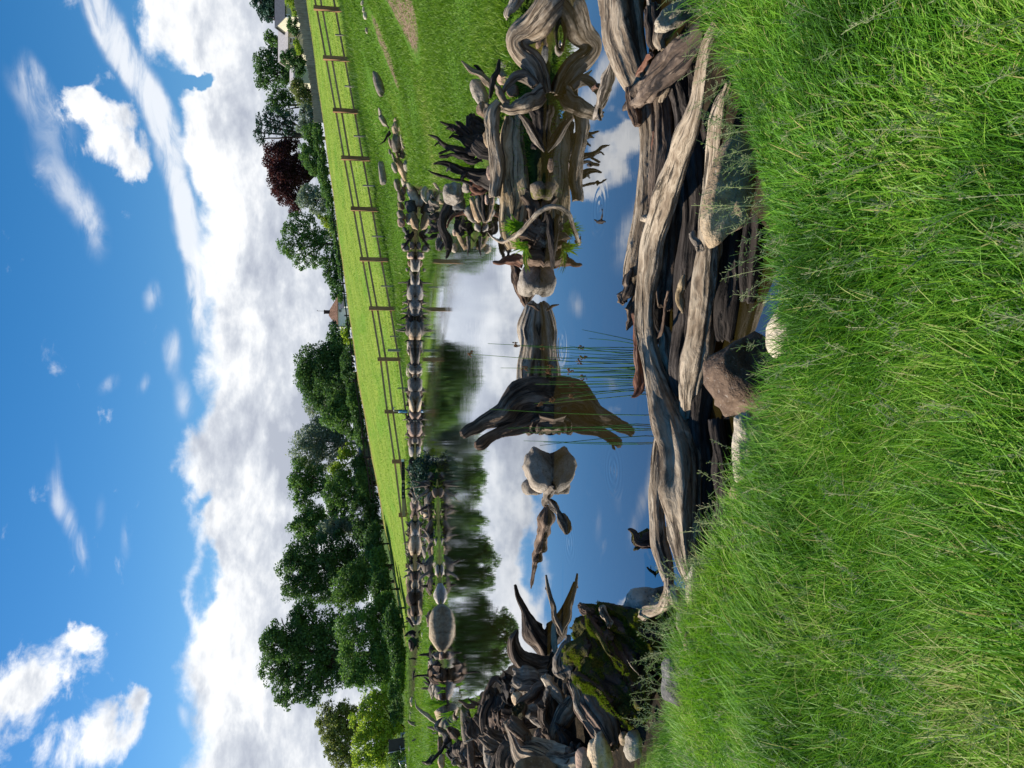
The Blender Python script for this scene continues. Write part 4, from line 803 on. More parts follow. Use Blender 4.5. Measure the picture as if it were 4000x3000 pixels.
def moss_on(o, n, h, facing, seed, lim=.5):
    me = o.data; rg = np.random.default_rng(seed); m = len(me.polygons); C = np.zeros(m * 3, np.float32); N = np.zeros(m * 3, np.float32); me.polygons.foreach_get('center', C); me.polygons.foreach_get('normal', N)
    C = C.reshape(-1, 3).astype(float); N = N.reshape(-1, 3).astype(float); W = C + np.array(o.location)
    pm = np.array([mnoise.fractal(Vector(w * 9), 1.0, 2.0, 3) for w in W]); k = np.where((N @ np.array(facing) + pm * .9 > lim))[0]; k = rg.choice(k, n)
    P = C[k] + rg.normal(0, .003, (n, 3)); D = N[k] + rg.normal(0, .55, (n, 3)); D /= np.linalg.norm(D, axis=1)[:, None]; hh = h * rg.uniform(.4, 1.3, n)[:, None]
    S = np.cross(D, rg.normal(size=(n, 3))); S /= np.linalg.norm(S, axis=1)[:, None]; S *= .0022
    V = np.stack([P - S, P + S, P + D * hh], 1).reshape(-1, 3) + np.array(o.location)
    t = np.repeat(np.clip(.5 + .8 * pm[k] + rg.normal(0, .22, n), 0, 1), 3)
    q = link_mesh('moss', V, np.arange(3 * n).reshape(n, 3), M['mossblade'], o, {'tint': ('FLOAT', t)}, False); q['kind'] = 'stuff'
M['mossblade'] = grassmat('moss_fronds', [(0.0, (.035, .035, .004)), (.5, (.12, .115, .010)), (.85, (.25, .235, .02)), (1.0, (.22, .12, .03))], .3, .1)
moss_on(mossy, 60000, .013, (-.5, -.1, .75), 5, .58)
wood_thing('thin white twig lying on the mossy stump', 'cream', 'H', 3.95, [[(552, 722, 5), (600, 790, 7), (650, 845, 6), (705, 900, 5)]], name='twig', cat='twig', ring=8)
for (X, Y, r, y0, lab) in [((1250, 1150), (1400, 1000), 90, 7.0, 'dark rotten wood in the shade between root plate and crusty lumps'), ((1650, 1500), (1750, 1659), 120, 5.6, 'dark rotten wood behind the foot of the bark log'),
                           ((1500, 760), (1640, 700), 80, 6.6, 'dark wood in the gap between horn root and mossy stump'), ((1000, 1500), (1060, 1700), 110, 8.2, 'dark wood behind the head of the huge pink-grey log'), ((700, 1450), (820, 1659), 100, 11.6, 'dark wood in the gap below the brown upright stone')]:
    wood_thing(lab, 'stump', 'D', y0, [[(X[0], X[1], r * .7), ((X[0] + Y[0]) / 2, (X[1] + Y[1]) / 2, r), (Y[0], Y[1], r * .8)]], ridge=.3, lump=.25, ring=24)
ADJ = ['stubby', 'gnarled', 'split', 'crooked', 'flat', 'knotty', 'hollow', 'long', 'bent', 'rough', 'ribbed', 'broken', 'smooth', 'forked', 'charred', 'squat']
for i, (X, Y, r, a_, y0, mt) in enumerate([(1010, 1330, 70, .3, 8.3, 'brown'), (980, 1250, 60, -.6, 9.0, 'brown'), (1020, 1450, 80, .9, 7.8, 'stump'), (1090, 980, 60, .4, 7.9, 'dark'), (1060, 1120, 60, -.4, 8.4, 'stump'), (1300, 1060, 60, .7, 6.9, 'greyw'), (1450, 1480, 80, .2, 6.0, 'brown'),
                                           (1180, 1240, 60, 1.2, 7.2, 'brown'), (1360, 1420, 70, -.3, 6.3, 'brown'), (1620, 1450, 70, .6, 5.6, 'dark'), (900, 1500, 60, 0, 9.4, 'brown'), (860, 1330, 60, .8, 10.0, 'stump'), (1500, 900, 60, -.2, 6.7, 'brown'), (1440, 640, 60, .3, 7.4, 'dark'), (780, 1560, 60, .4, 10.8, 'stump'), (1120, 1560, 80, .1, 7.0, 'stump')]):
    L_ = r * 2.4; dx, dy = math.sin(a_) * L_, math.cos(a_) * L_; w_ = RNG.normal(0, r * .4)
    wood_thing(f"{ADJ[i]} {'black' if mt == 'dark' else 'dark brown' if mt == 'stump' else mt if mt in ('brown', 'pale') else 'grey'} piece of dead wood deep in the left pile", mt, 'D', y0 + .25, [[(X - dx * .8, Y - dy * .8, r * .8), (X - dx * .3 + w_, Y - dy * .3, r * 1.1), (X + dx * .4 - w_, Y + dy * .4, r * .95), (X + dx * .8, Y + dy * .8, r * .7)]], [[(X, Y, r * .4), (X - r * 1.3, Y + r * .8, r * .25), (X - r * 1.9, Y + r * .9, r * .06)]], group='dead wood heaped on the left shore', ridge=.34, lump=.3, ring=28, jag=1.4, chunk=1.8)
# ---- near logs under the bank
wood_thing('thick weathered log along the near water edge on the right', 'pale', 'E', ('h', .1, .1), [[(540, -330, 215, .12), (550, -80, 205, .12), (565, 120, 195, .12), (600, 400, 178, .11), (650, 650, 160, .10), (690, 900, 135, .09), (715, 1200, 112, .08), (725, 1500, 92, .07), (715, 1800, 84, .07), (685, 2100, 74, .07), (650, 2350, 66, .06), (622, 2530, 40, .05)]],
    [['brown', (560, 760, 30, .2), (600, 900, 60, .18), (640, 1080, 30, .16)], ['stump', (760, 60, 60, .2), (790, 260, 80, .2), (800, 430, 60, .18)]], ring=44, ridge=.16, lump=.07, part='bark_strip')
wood_thing('dark snapped-off log end with ragged brown bark', 'stump', 'E', ('h', .3, .1), [[(1260, 270, 100), (1080, 430, 130), (920, 580, 142), (790, 710, 130), (670, 820, 96), (580, 900, 44), (525, 940, 12)]], [['red', (760, 470, 24, .26), (690, 570, 28, .24), (640, 650, 18, .22)], ['brown', (700, 860, 30, .2), (630, 910, 16, .16)]], ring=36, ridge=.25, part='bark_strip')
wood_thing('reddish brown log behind the bleached log', 'stump', 'E', ('h', .05, .04), [[(900, 735, 60), (880, 850, 96), (890, 1050, 125), (915, 1300, 150), (925, 1600, 165), (930, 1900, 155), (930, 2150, 140), (900, 2420, 110), (860, 2640, 60)]], [['pale', (905, 745, 22, .12), (880, 790, 34, .12), (850, 860, 30, .11)], ['red', (790, 1130, 22, .1), (800, 1280, 34, .1), (810, 1430, 26, .1)]], ring=40, ridge=.2, part='bark_strip')
wood_thing('black filler trunk added as the shade under the two pale logs', 'dark', 'E', ('h', .03, .03), [[(980, 640, 110), (1080, 1000, 120), (1130, 1400, 125), (1140, 1900, 125), (1120, 2300, 130), (1090, 2700, 130), (1060, 3000, 120), (1060, 3400, 120)]], name='log', cat='log', ring=30)  # added filler, dark wood stands in for deep shade below the logs
wood_thing('flat dark filler timber added as deep shade right of the black trunk', 'dark', 'E', ('h', .0, .0), [[(1180, 560, 100), (1220, 900, 100), (1240, 1300, 60)]], name='log', cat='log', ring=20)  # added filler that blackens the gap in place of shade
wood_thing('dark filler log added as the shade under the second pale log', 'dark', 'E', ('h', .03, .03), [[(1420, 1200, 60), (1440, 1800, 100), (1430, 2200, 110), (1420, 2600, 110), (1400, 2950, 80)]], name='log', cat='log', ring=26)  # added filler, its dark colour replaces shade below the log
wood_thing('black filler log added as the shade along the underside of the bleached log', 'dark', 'G', ('h', .03, .03), [[(1160, -300, 110), (1200, 100, 105), (1200, 600, 95), (1210, 1000, 95), (1190, 1400, 100), (1160, 1700, 70)]], name='log', cat='log', ring=26)  # added dark filler standing in for the shade under the log
wood_thing('dark filler root added as shade in the gap left of the reddish brown log', 'dark', 'F', ('h', .03, .03), [[(780, -300, 60), (770, 100, 70), (800, 500, 100), (850, 850, 110), (840, 1150, 90), (860, 1300, 50)]], name='root', cat='root', ring=24)  # added dark filler so the gap between logs looks shaded
wood_thing('long bleached silvery log with knots and two lobes, nearest the pond', 'pale', 'E', ('h', .2, .1),
    [[(1330, 180, 36, 0.420), (1235, 450, 46, 0.360), (1200, 700, 50, 0.316), (1180, 850, 57, 0.290), (1140, 1000, 82, 0.276), (1075, 1170, 109, 0.260), (1000, 1340, 99, 0.240), (930, 1520, 109, 0.220), (875, 1690, 113, 0.200), (810, 1860, 99, 0.192), (765, 2050, 94, 0.182), (740, 2300, 90, 0.170), (720, 2600, 80, 0.163), (722, 2900, 85, 0.156), (770, 3150, 92, 0.150), (830, 3380, 109, 0.146), (900, 3600, 142, 0.143), (960, 3800, 177, 0.140), (1010, 4000, 186, 0.136), (1030, 4300, 177, 0.130), (1050, 4600, 160, 0.125), (1080, 4850, 130, 0.120), (1130, 5060, 83, 0.120)],
     [(835, 3650, 34, 0.142), (805, 3880, 45, 0.138), (800, 4130, 56, 0.134), (805, 4400, 67, 0.129), (820, 4680, 72, 0.123), (870, 4880, 65, 0.120), (915, 5020, 59, 0.120)]],
    [['pale', (920, 4990, 44, 0.120), (915, 5120, 58, 0.120), (860, 5200, 58, 0.120), (790, 5270, 58, 0.120), (700, 5320, 60, 0.120), (585, 5350, 62, 0.120)], [(930, 5060, 40, 0.120), (965, 5160, 56, 0.120), (985, 5270, 22, 0.120)], [(765, 1900, 34, 0.190), (700, 1885, 30, 0.190), (678, 1900, 18, 0.190)], ['cream', (980, 4030, 50, 0.136), (1010, 4250, 44, 0.131), (1040, 4500, 40, 0.127)]], name='log', cat='log', ring=40, ridge=.12, lump=.07, jag=.2)
wood_thing('second pale log lying closer to the grass, behind tan stones', 'pale', 'E', ('h', .2, .1), [[(1430, 720, 26, 0.360), (1370, 880, 46, 0.316), (1320, 1050, 62, 0.270), (1295, 1300, 70, 0.225), (1280, 1600, 86, 0.170), (1270, 1850, 105, 0.152), (1262, 2150, 125, 0.131), (1245, 2450, 138, 0.110), (1210, 2750, 140, 0.100), (1160, 3050, 135, 0.089), (1110, 3350, 125, 0.079), (1080, 3600, 90, 0.070)]], [['greyw', (1110, 2010, 34, 0.241), (1130, 2060, 36, 0.238), (1180, 2140, 40, 0.232)]], name='log', cat='log', ring=40, ridge=.12, lump=.06)
wood_thing('short grey log in the gap between the two pale logs', 'pale', 'F', ('h', .05, .06), [[(880, 1190, 46), (905, 1300, 78), (915, 1450, 84), (950, 1659, 92), (990, 1900, 70)]], name='log', cat='log')
wood_thing('shaggy frayed bark stump end at the near water edge', 'stump', 'F', 4.6, [[(590, 650, 14), (570, 760, 44), (540, 880, 56), (500, 950, 34)], [(650, 820, 46), (600, 960, 74), (595, 1060, 54), (565, 1150, 28), (543, 1195, 8)]],
    [[(560, 850, 12), (500, 870, 8), (452, 888, 3)], [(545, 780, 10), (520, 765, 6), (508, 755, 3)], [(540, 930, 14), (500, 960, 9), (478, 905, 3)], [(600, 690, 9), (575, 668, 4)]], name='stump', cat='stump', ridge=.35, lump=.3)
wood_thing('orange-red split bark strip under the bleached log', 'red', 'F', 4.35, [[(610, 1050, 18), (630, 1180, 34), (650, 1360, 44), (665, 1540, 56), (665, 1680, 50), (620, 1750, 24), (585, 1775, 6)]], ridge=.28)
wood_thing('black filler log added to darken the shaded gap against the grass edge', 'dark', 'E', ('h', .035, .03), [[(1560, 1150, 70), (1620, 1500, 105), (1650, 2000, 110), (1620, 2350, 100), (1590, 2560, 60)]], name='log', cat='log', ring=24)  # added filler, black wood in place of the deep shade by the bank
wood_thing('black filler branch added to darken the shaded gap left of the brown stone', 'dark', 'G', ('h', .03, .03), [[(1330, 330, 60), (1370, 700, 80), (1360, 1100, 80), (1330, 1500, 60)]], name='log', cat='log', ring=24)  # added filler whose black colour stands for shade beside the stones
wood_thing('little forked brown twig over the dark gap', 'brown', 'F', ('h', .16, .2), [[(812, 1268, 8), (850, 1210, 15), (870, 1090, 14), (880, 960, 11), (908, 858, 8)]], [[(880, 980, 8), (905, 920, 4)]], name='twig', cat='twig', ring=10)
wood_thing('tan pointed log end seen through the gap in the logs', 'tan', 'F', ('h', .14, .14), [[(1045, 715, 12), (1022, 820, 40), (1012, 930, 42), (1036, 1045, 8)]])
wood_thing('small mossy stump standing in the water near the bleached log', 'mossy', 'G', 4.6, [[(800, 1350, 90), (720, 1350, 84), (650, 1345, 66), (600, 1290, 34), (556, 1265, 10)]], [[(640, 1410, 22), (610, 1440, 8)]], name='stump', cat='stump', ridge=.3, lump=.2)
wood_thing('greenish twig with a hooked tip near the granite stone', 'mossroot', 'G', 4.5, [[(725, 1590, 8), (760, 1620, 14), (800, 1650, 20), (830, 1720, 18)]], [[(760, 1620, 6), (755, 1570, 3)]], name='twig', cat='twig', ring=8)
stone_px('round speckled granite stone beside the mossy stump', 'sgran', 'H', 745, 225, 205, 125, 4.5, sub=4)
stone_px('large brown rounded stone in the shade under the grass', 'sbrown', 'F', 1530, 1600, 330, 350, 2.95, .3, sub=4)
stone_px('cream smooth stone just showing below the grass', 'spale', 'F', 1880, 1200, 130, 250, 2.52, .15, sub=4)
stone_px('long pale flat stone half buried in the grass edge', 'spale', 'G', 1570, 560, 130, 290, 2.72, sub=4)
stone_px('tan flat stone next along the grass edge, half overgrown', 'stan', 'G', 1600, 1080, 130, 270, 2.78, sub=4)
stone_px('big orange-tan stone under the second pale log', 'stan', 'E', 1460, 1640, 190, 540, 2.82, -.30, sub=4, depth=170)
stone_px('rough cream slab at the right end of the grass edge', 'spale', 'E', 1010, 110, 95, 260, 3.45, -1.0, sub=4, depth=110, cuts=8, sq=.1)
wood_thing('grained cream stub between the cream slab and dark log end', 'pale', 'E', 3.75, [[(1120, 90, 50), (1000, 140, 76), (900, 220, 78), (860, 320, 66), (850, 440, 34)]], ridge=.2)
wood_thing('thin white root hanging at the right edge above the slab', 'cream', 'E', 4.2, [[(720, -60, 26), (745, 60, 22), (720, 180, 16), (708, 240, 7)]], [[(770, 150, 8), (800, 200, 6)]], name='root', cat='root')
stone_px('pale stone peeping out beside the end of the bleached log', 'spale', 'H', 1120, 100, 60, 190, 3.1)
stone_px('pinkish stone in the grass edge below the mossy stump', 'spink', 'H', 1110, 580, 70, 90, 3.1)
stone_px('grey stone under the stub of the bleached log', 'sgrey', 'H', 1060, 390, 74, 95, 3.35)
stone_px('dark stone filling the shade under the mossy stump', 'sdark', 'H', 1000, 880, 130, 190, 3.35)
# ------------------------------------------------------------------ stone rows
def traced(lst, reg, yd, grp, where):
    for i, (X, Y, hX, hY, mat, rot, lab) in enumerate(lst):
        stone_px(lab + ' ' + where, mat, reg, X, Y, hX, hY, yd + RNG.uniform(-.25, .25), rot, group=grp, depth=min(hX, hY) * 1.3)
PG = 'stones of the heap at the far right corner of the pond'
traced([(455, 250, 28, 115, 'sgrey', .5, 'thin tilted grey stone, end of'), (395, 425, 52, 120, 'spink', .5, 'reddish smooth stone, upper end of'), (365, 600, 76, 165, 'stan', .25, 'yellowish ribbed stone, upper part of'), (615, 590, 80, 200, 'sgran', .35, 'long pale grey stone, near side of'),
        (370, 890, 92, 190, 'sgrey', .1, 'dark round-topped boulder, upper part of'), (520, 830, 50, 190, 'sgrey', .25, 'long narrow brown stone, middle of'), (660, 860, 70, 130, 'smoss', .4, 'mossy tan stone, near side of'), (500, 990, 48, 88, 'stan', .4, 'small tan stone leaning, middle of'),
        (500, 1140, 56, 74, 'sbrown', 0, 'red-brown block, middle of'), (400, 1140, 34, 110, 'sbrown', .2, 'narrow brown stone standing, middle of'), (650, 1120, 72, 100, 'stan', .3, 'rounded sandy stone, near side of'), (740, 1080, 44, 60, 'stan', .2, 'small sandy stone, grass side of'), (625, 1360, 106, 130, 'sgran', 0, 'squarish grey-green boulder, near side of'),
        (500, 1440, 84, 260, 'stan', .45, 'long sandy slab, centre of'), (345, 1410, 55, 105, 'sgrey', .3, 'rounded brown stone, back edge of'), (250, 870, 32, 120, 'spink', .3, 'thin pink stone, back edge of'), (320, 1200, 36, 130, 'sgrey', .4, 'narrow grey stone, back edge of'), (235, 1060, 28, 70, 'sgrey', .2, 'tiny grey stone, back edge of'),
        (745, 1525, 50, 58, 'sbrown', .1, 'small ochre stone, grass side of'), (450, 560, 34, 60, 'spink', 0, 'small pink stone, upper part of')], 't', 27.3, PG, 'the far right stone heap')
traced([(100, 400, 56, 120, 'sgrey', .5, 'pinkish grey'), (30, 230, 40, 110, 'sgrey', .2, 'dark brown'), ], 't', 28.6, 'stones in the grass behind the heap', 'stone lying in grass behind the far right heap')
stone_px('long brown boulder on the lawn below the second fence post', 'sgrey', 'a', 1600, 900, 44, 130, 24.5, .3)
stone_px('long pale boulder in the grass below the fourth fence post', 'sgran', 'b', 1640, 205, 32, 130, 29.5, .1)
for X, Y, r in ((1425, 30, 14), (1440, 100, 16), (1455, 165, 22), (1470, 330, 14)):
    stone_px({30: 'smallest white pebble', 100: 'grey pebble', 165: 'pale long stone', 330: 'bleached stick-like stone'}[Y] + ' on the bare soil strip by the fence', 'spale', 'a', X, Y, r, r * 1.8, 26.0)
traced([(300, 95, 46, 86, 'sgrey', .2, 'brown stone, back edge of'), (420, 50, 60, 70, 'sgrey', .2, 'ribbed grey stone, middle of'), (350, 270, 60, 90, 'sgrey', .3, 'dark stone, back edge of'), (395, 180, 40, 60, 'sbrown', 0, 'dark brown stone, middle of'), (360, 430, 50, 66, 'smoss', .2, 'mottled stone, back edge of'), (365, 575, 66, 88, 'sgrey', .3, 'round grey-brown boulder with peak, water side of'),
        (362, 705, 62, 84, 'spink', .1, 'round pinkish boulder, water side of'), (492, 660, 50, 90, 'sgrey', 0, 'flat-topped brown stone, water side of'), (575, 670, 58, 150, 'stan', .2, 'long smooth tan stone in the water, end of'), (510, 440, 84, 120, 'sdark', .4, 'big dark veined stone, water side of'), (555, 300, 84, 150, 'spale', .4, 'glistening white-streaked stone, water side of'),
        (630, 60, 88, 80, 'spink', .3, 'pale pink shiny stone, grass side of'), (510, 90, 60, 90, 'sgran', .2, 'pale streaked stone, middle of')], 'u', 29.8, PG, 'the far right stone heap')
FG = 'stones along the far shore'
traced([(420, 820, 34, 40, 'sdark', 0, 'small dark'), (460, 870, 34, 44, 'sdark', 0, 'smooth dark'), (430, 1110, 56, 74, 'sgrey', .4, 'broad brown'), (540, 1080, 36, 60, 'spink', 0, 'low pink'), (510, 1230, 58, 62, 'spink', 0, 'square pinkish'), (500, 1370, 34, 50, 'stan', 0, 'small tan round'), (560, 1390, 46, 96, 'spale', .2, 'pale pointed'), (455, 1460, 24, 30, 'sgrey', 0, 'tiny grey')], 'u', 32.6, FG, 'stone on the far shore between stone heap and black roots')
traced([(1968, 670, 42, 52, 'sgrey', 0, 'tall square-sided brown boulder'), (1985, 745, 24, 28, 'stan', 0, 'small tan stone set against a big one'), (1966, 835, 48, 80, 'sgran', 0, 'large round grey boulder'), (1970, 1560, 42, 66, 'sgran', 0, 'rounded whitish boulder'), (1955, 930, 30, 46, 'spink', .5, 'tilted pink-grey stone')], 'c', 32.9, FG, 'on the far shore')
POSTN = ['first', 'second', 'third', 'fourth', 'fifth', 'sixth', 'seventh', 'eighth', 'ninth', 'tenth', 'eleventh', 'twelfth', 'thirteenth', 'fourteenth', 'fifteenth']
POSTPY = [30, 225, 430, 616, 815, 1012, 1204, 1403, 1608, 1805, 2012, 2210, 2408, 2606, 2800]
USED = set()
TONE = {'sgrey': 'grey-brown', 'stan': 'tan', 'spink': 'pinkish', 'sgran': 'speckled grey', 'sbrown': 'dark brown', 'sdark': 'charcoal', 'spale': 'pale cream', 'smoss': 'mossy'}
def row(py0, py1, yline, n, size, grp, where, zoff=0.0, mats=('sgrey', 'sgrey', 'stan', 'spink', 'sgran', 'stan', 'sbrown'), skip=()):
    used = {}
    for i in range(n):
        py = py0 + (py1 - py0) * (i + RNG.uniform(-.8, 1.8)) / n
        if any(a < py < b for a, b in skip): continue
        y = yline(py) + RNG.uniform(-.12, .35); x = (1500 - py) / FPX * (y * .985 + .3); s = size * [.4, .55, .7, .85, 1.0, 1.15, 1.35][RNG.integers(7)] * RNG.uniform(.85, 1.15); m = mats[RNG.integers(len(mats))]
        k = int(np.argmin([abs(py - q) for q in POSTPY])); side = 'left' if py > POSTPY[k] else 'right'
        sz_ = 'big' if s > size * 1.05 else 'small' if s < size * .78 else 'middling'; key = (sz_, TONE[m], side, k); used[key] = used.get(key, 0) + 1
        SH = ['rounded', 'flat', 'blocky', 'oval', 'tilted', 'lumpy', 'sloping', 'wedge-shaped', 'egg-shaped', 'squarish', 'knobbly', 'domed', 'slabby', 'chipped', 'lopsided']
        for shp in SH[used[key] % 10:] + SH:
            lab_ = f'{sz_} {shp} {TONE[m]} stone {where}, {side} of fence post {POSTN[k]}'
            if lab_ not in USED: break
        USED.add(lab_)
        stone_at((x, y, zoff + s * RNG.uniform(.1, .5)), s * RNG.uniform(.8, 1.7), s, s * RNG.uniform(.45, .85), m, lab_, grp, sub=2, rot=RNG.uniform(-.4, .4))
row(1080, 2330, lambda p: 32.85, 96, .21, FG, 'on the far waterline', skip=((1400, 1530), (1740, 1790)))
row(2330, 2980, lambda p: 32.5 - max(0, p - 2600) / 380 * .7, 46, .21, FG, 'on the far waterline')
row(1190, 2330, lambda p: 33.35, 42, .17, FG, 'on the far bank', .12)
SG = 'stones of the grassy spit'
traced([(925, 100, 44, 90, 'spink', .2, 'pink round'), (1040, 190, 50, 110, 'stan', .5, 'tilted tan'), (1120, 460, 60, 90, 'sgrey', .4, 'peaked brown'), (1190, 540, 44, 110, 'spink', .1, 'low reddish'), (1100, 700, 70, 100, 'sgrey', .2, 'broad brown'), (1160, 1150, 50, 110, 'sbrown', .6, 'dark leaning'), (1180, 1270, 46, 90, 'sgrey', 0, 'grey middle')], 'q', 21.4, SG, 'stone on the grassy spit')
stone_px('very long flat tan stone along the spit water edge', 'stan', 'q', 1225, 900, 88, 250, 20.95, depth=90, group=SG)
stone_px('long pale stone next to the tan flat one on the spit', 'sgran', 'q', 1262, 1370, 72, 220, 20.8, depth=80, group=SG)
stone_px('long pinkish speckled boulder right of the giant boulder', 'sgran', 'r', 866, 290, 122, 270, 20.1, depth=110, group=SG)
stone_px('giant ribbed yellow-tan boulder on the spit', 'stan', 'r', 905, 1060, 262, 480, 19.7, depth=260, group=SG, sub=4, rough=.06)
stone_px('small grey stone left of the giant boulder', 'sgrey', 'r', 830, 1590, 90, 70, 19.2, group=SG)
stone_px('small dark stone touching the giant boulder', 'sdark', 'r', 740, 1530, 50, 50, 19.9, group=SG)
stone_px('little pale stone in the water left of the giant boulder', 'spink', 'r', 925, 1590, 60, 80, 18.8, group=SG)
row(2060, 2330, lambda p: 21.2, 10, .16, SG, 'behind the spit edge', .05)
row(2610, 2980, lambda p: 20.0 - (p - 2600) / 400 * 3.5, 20, .20, SG, 'on the left bank', .02)
row(1850, 2030, lambda p: 21.6, 12, .17, SG, 'on the spit tip', .02)
# ------------------------------------------------------------------ far driftwood
wood_thing('pale forked driftwood leaning up at the tip of the spit', 'pale', 'p', 22.2, [[(850, 585, 8), (900, 680, 20), (970, 790, 30), (1010, 920, 28), (1045, 1080, 26), (1110, 1250, 34)], [(940, 850, 16), (950, 980, 24), (1010, 1150, 26), (1060, 1330, 28), (1140, 1480, 28), (1220, 1640, 24)]], [['dark', (965, 640, 26), (1010, 740, 24)], [(1150, 1360, 18), (1180, 1500, 20), (1160, 1640, 16)]], ring=14)
wood_thing('stubby white log end beside the forked driftwood', 'cream', 'p', 21.9, [[(1190, 900, 30), (1180, 1000, 56), (1170, 1140, 60), (1160, 1260, 40)]], ring=14)
wood_thing('dark curved root behind the forked driftwood', 'dark', 'p', 22.6, [[(755, 1195, 9), (850, 1180, 22), (960, 1230, 34), (1060, 1320, 36)], [(880, 1330, 50), (930, 1420, 46)]], ring=12)
stone_px('mossy yellow stone on the spit tip near the fern fronds', 'smoss', 'p', 1580, 1180, 150, 110, 21.4, group=SG)
stone_px('round pink stone at the waterline of the spit tip', 'spink', 'p', 1590, 1370, 66, 72, 21.3, group=SG)
stone_px('wide brown boulder on the bank behind the forked driftwood', 'sgrey', 'p', 1020, 1450, 80, 150, 23.4, group=SG)
wood_thing('black zigzag root clump at the spit waterline', 'dark', 'q', 21.1, [[(1060, 40, 60), (1150, 90, 70), (1230, 150, 50)], [(1090, 250, 24), (1180, 250, 36), (1250, 260, 26)]], [['pale', (1120, 230, 14), (1220, 225, 18), (1330, 240, 6)], ['cream', (1130, 330, 12), (1190, 350, 20), (1240, 380, 10)]], ring=12, part='root', name='root', cat='root')
wood_thing('small black root standing on the long tan stone', 'dark', 'q', 20.9, [[(1230, 430, 10), (1245, 520, 26), (1240, 600, 44), (1250, 660, 20)]], [[(1230, 620, 14), (1175, 625, 10)]], ring=10, name='root', cat='root')
wood_thing('upturned root plate with thin roots, left of the giant boulder', 'brown', 'D', 18.3, [[(480, 750, 26), (425, 790, 34), (400, 830, 30), (430, 880, 34), (480, 900, 26)], [(470, 800, 44), (470, 860, 40)]], [['dark', (420, 870, 14), (380, 860, 12), (320, 860, 10), (250, 880, 4)], ['pale', (400, 965, 4), (430, 920, 6), (500, 880, 5)], ['pale', (415, 1070, 5), (430, 990, 9), (435, 930, 10)], ['greyw', (380, 750, 5), (410, 800, 6), (440, 850, 5)], ['dark', (380, 730, 6), (400, 720, 5), (380, 700, 3)]], part='root', name='root', cat='root', ring=14, lump=.3)
r_ = [('black antler-like', [[(160, 760, 26), (220, 830, 30), (300, 960, 24)], [(95, 880, 6), (150, 850, 12), (200, 840, 14)]]), ('charred crouching', [[(110, 1160, 16), (190, 1110, 34), (260, 1100, 60), (330, 1130, 70)], [(210, 1250, 20), (260, 1330, 22), (240, 1450, 12), (205, 1530, 4)]])]
for lb, mm in r_: wood_thing(lb + ' root on the far left shore behind the giant boulder', 'dark', 'r', 31.2, mm, [['pale', mm[0][0][:2] + (6,), (mm[0][1][0] + 60, mm[0][1][1] + 40, 10), (mm[0][2][0] + 30, mm[0][2][1] - 60, 8)]], ring=12, part='root', name='root', cat='root')
wood_thing('thin forked root standing among the far left shore stones', 'dark', 'D', 28.5, [[(215, 720, 4), (260, 715, 9), (320, 735, 10)], [(250, 900, 5), (260, 830, 10), (300, 800, 10)]], ring=9, name='root', cat='root')
wood_thing('grey forked root at the far left end of the shore', 'greyw', 'e', 25.5, [[(1915, 1145, 8), (1960, 1180, 20), (2000, 1190, 22)], [(1960, 1370, 8), (2010, 1340, 14), (2040, 1310, 10)]], ring=10, name='root', cat='root')
wood_thing('black root arm by the lawn in the lower left corner of the shore', 'dark', 'e', 19.0, [[(2075, 1595, 8), (2110, 1600, 20), (2160, 1580, 30), (2240, 1500, 30)]], [['pale', (2130, 1215, 8), (2180, 1230, 14), (2200, 1250, 10)]], ring=10, name='root', cat='root')
DG = 'dark driftwood along the far shore'
fw = [(860, 1260, 'b'), (930, 30, 'c')]
def far_root(py, h, k, mat, lab, yy_=32.9, zz=.05, DG=DG):
    x = (1500 - py) / FPX * yy_; mb = MB(); rg = RNG; c = Vector((x, yy_, zz))
    tube(mb, [c + Vector((-k, 0, 0)), c + Vector((-.3 * k, .05, h * .35)), c + Vector((k * .5, 0, h * .25)), c + Vector((k, .1, 0))], [.05, .13, .12, .05], ring=10, seg=9, lump=.25)
    o = link_mesh('driftwood', np.concatenate(mb.V), mb.F, M[mat], attrs={'grain': ('FLOAT_VECTOR', np.concatenate(mb.G))}); tag(o, lab, 'driftwood', DG)
    for j in range(rg.integers(1, 4)):
        mb = MB(); a = rg.uniform(-1, 1); q = c + Vector((rg.uniform(-.4, .4) * k, 0, h * .25)); tube(mb, [q, q + Vector((a * .15, 0, h * .5)), q + Vector((a * .35, .05, h * rg.uniform(.7, 1.1)))], [.07, .045, .012], ring=8, seg=6, lump=.2)
        mb.build('branch', M[['dark', 'greyw', 'pale'][rg.integers(3)]], o, True)
for i, (py, h, k) in enumerate([(1115, .5, .4), (1140, .4, .5), (1175, .45, .5), (1215, .5, .4), (1260, .35, .7), (1290, .6, .5), (1330, .3, .9), (1370, .25, .6), (1440, .2, .5), (1520, .4, .35), (1545, .25, .4), (1580, .3, .6), (1615, .35, .5), (1650, .3, .5), (1690, .3, .6), (1725, .25, .4), (1830, .4, .5), (2060, .3, .5), (2105, .35, .5), (2150, .35, .6), (2190, .3, .6), (2230, .4, .4)]):
    kk = int(np.argmin([abs(py - q) for q in POSTPY])); dl = py - POSTPY[kk]
    far_root(py, h, k, ['dark', 'greyw', 'brown', 'pale'][i % 4], ['black', 'silver-streaked', 'reddish brown', 'pale'][i % 4] + f" {['forked', 'low', 'horned', 'curved', 'knobbly'][i % 5]} driftwood on the far waterline, {'left' if dl > 0 else 'right'} of the {POSTN[kk]} fence post")
wood_thing('black and white twisted root in the water before the far shore', 'dark', 'u', 31.6, [[(460, 900, 40), (480, 960, 50), (520, 900, 36), (560, 850, 12)], [(380, 1140, 6), (430, 1060, 22), (500, 980, 30)]], [['cream', (420, 940, 26), (470, 930, 24), (540, 880, 12)]], ring=12, name='root', cat='root')
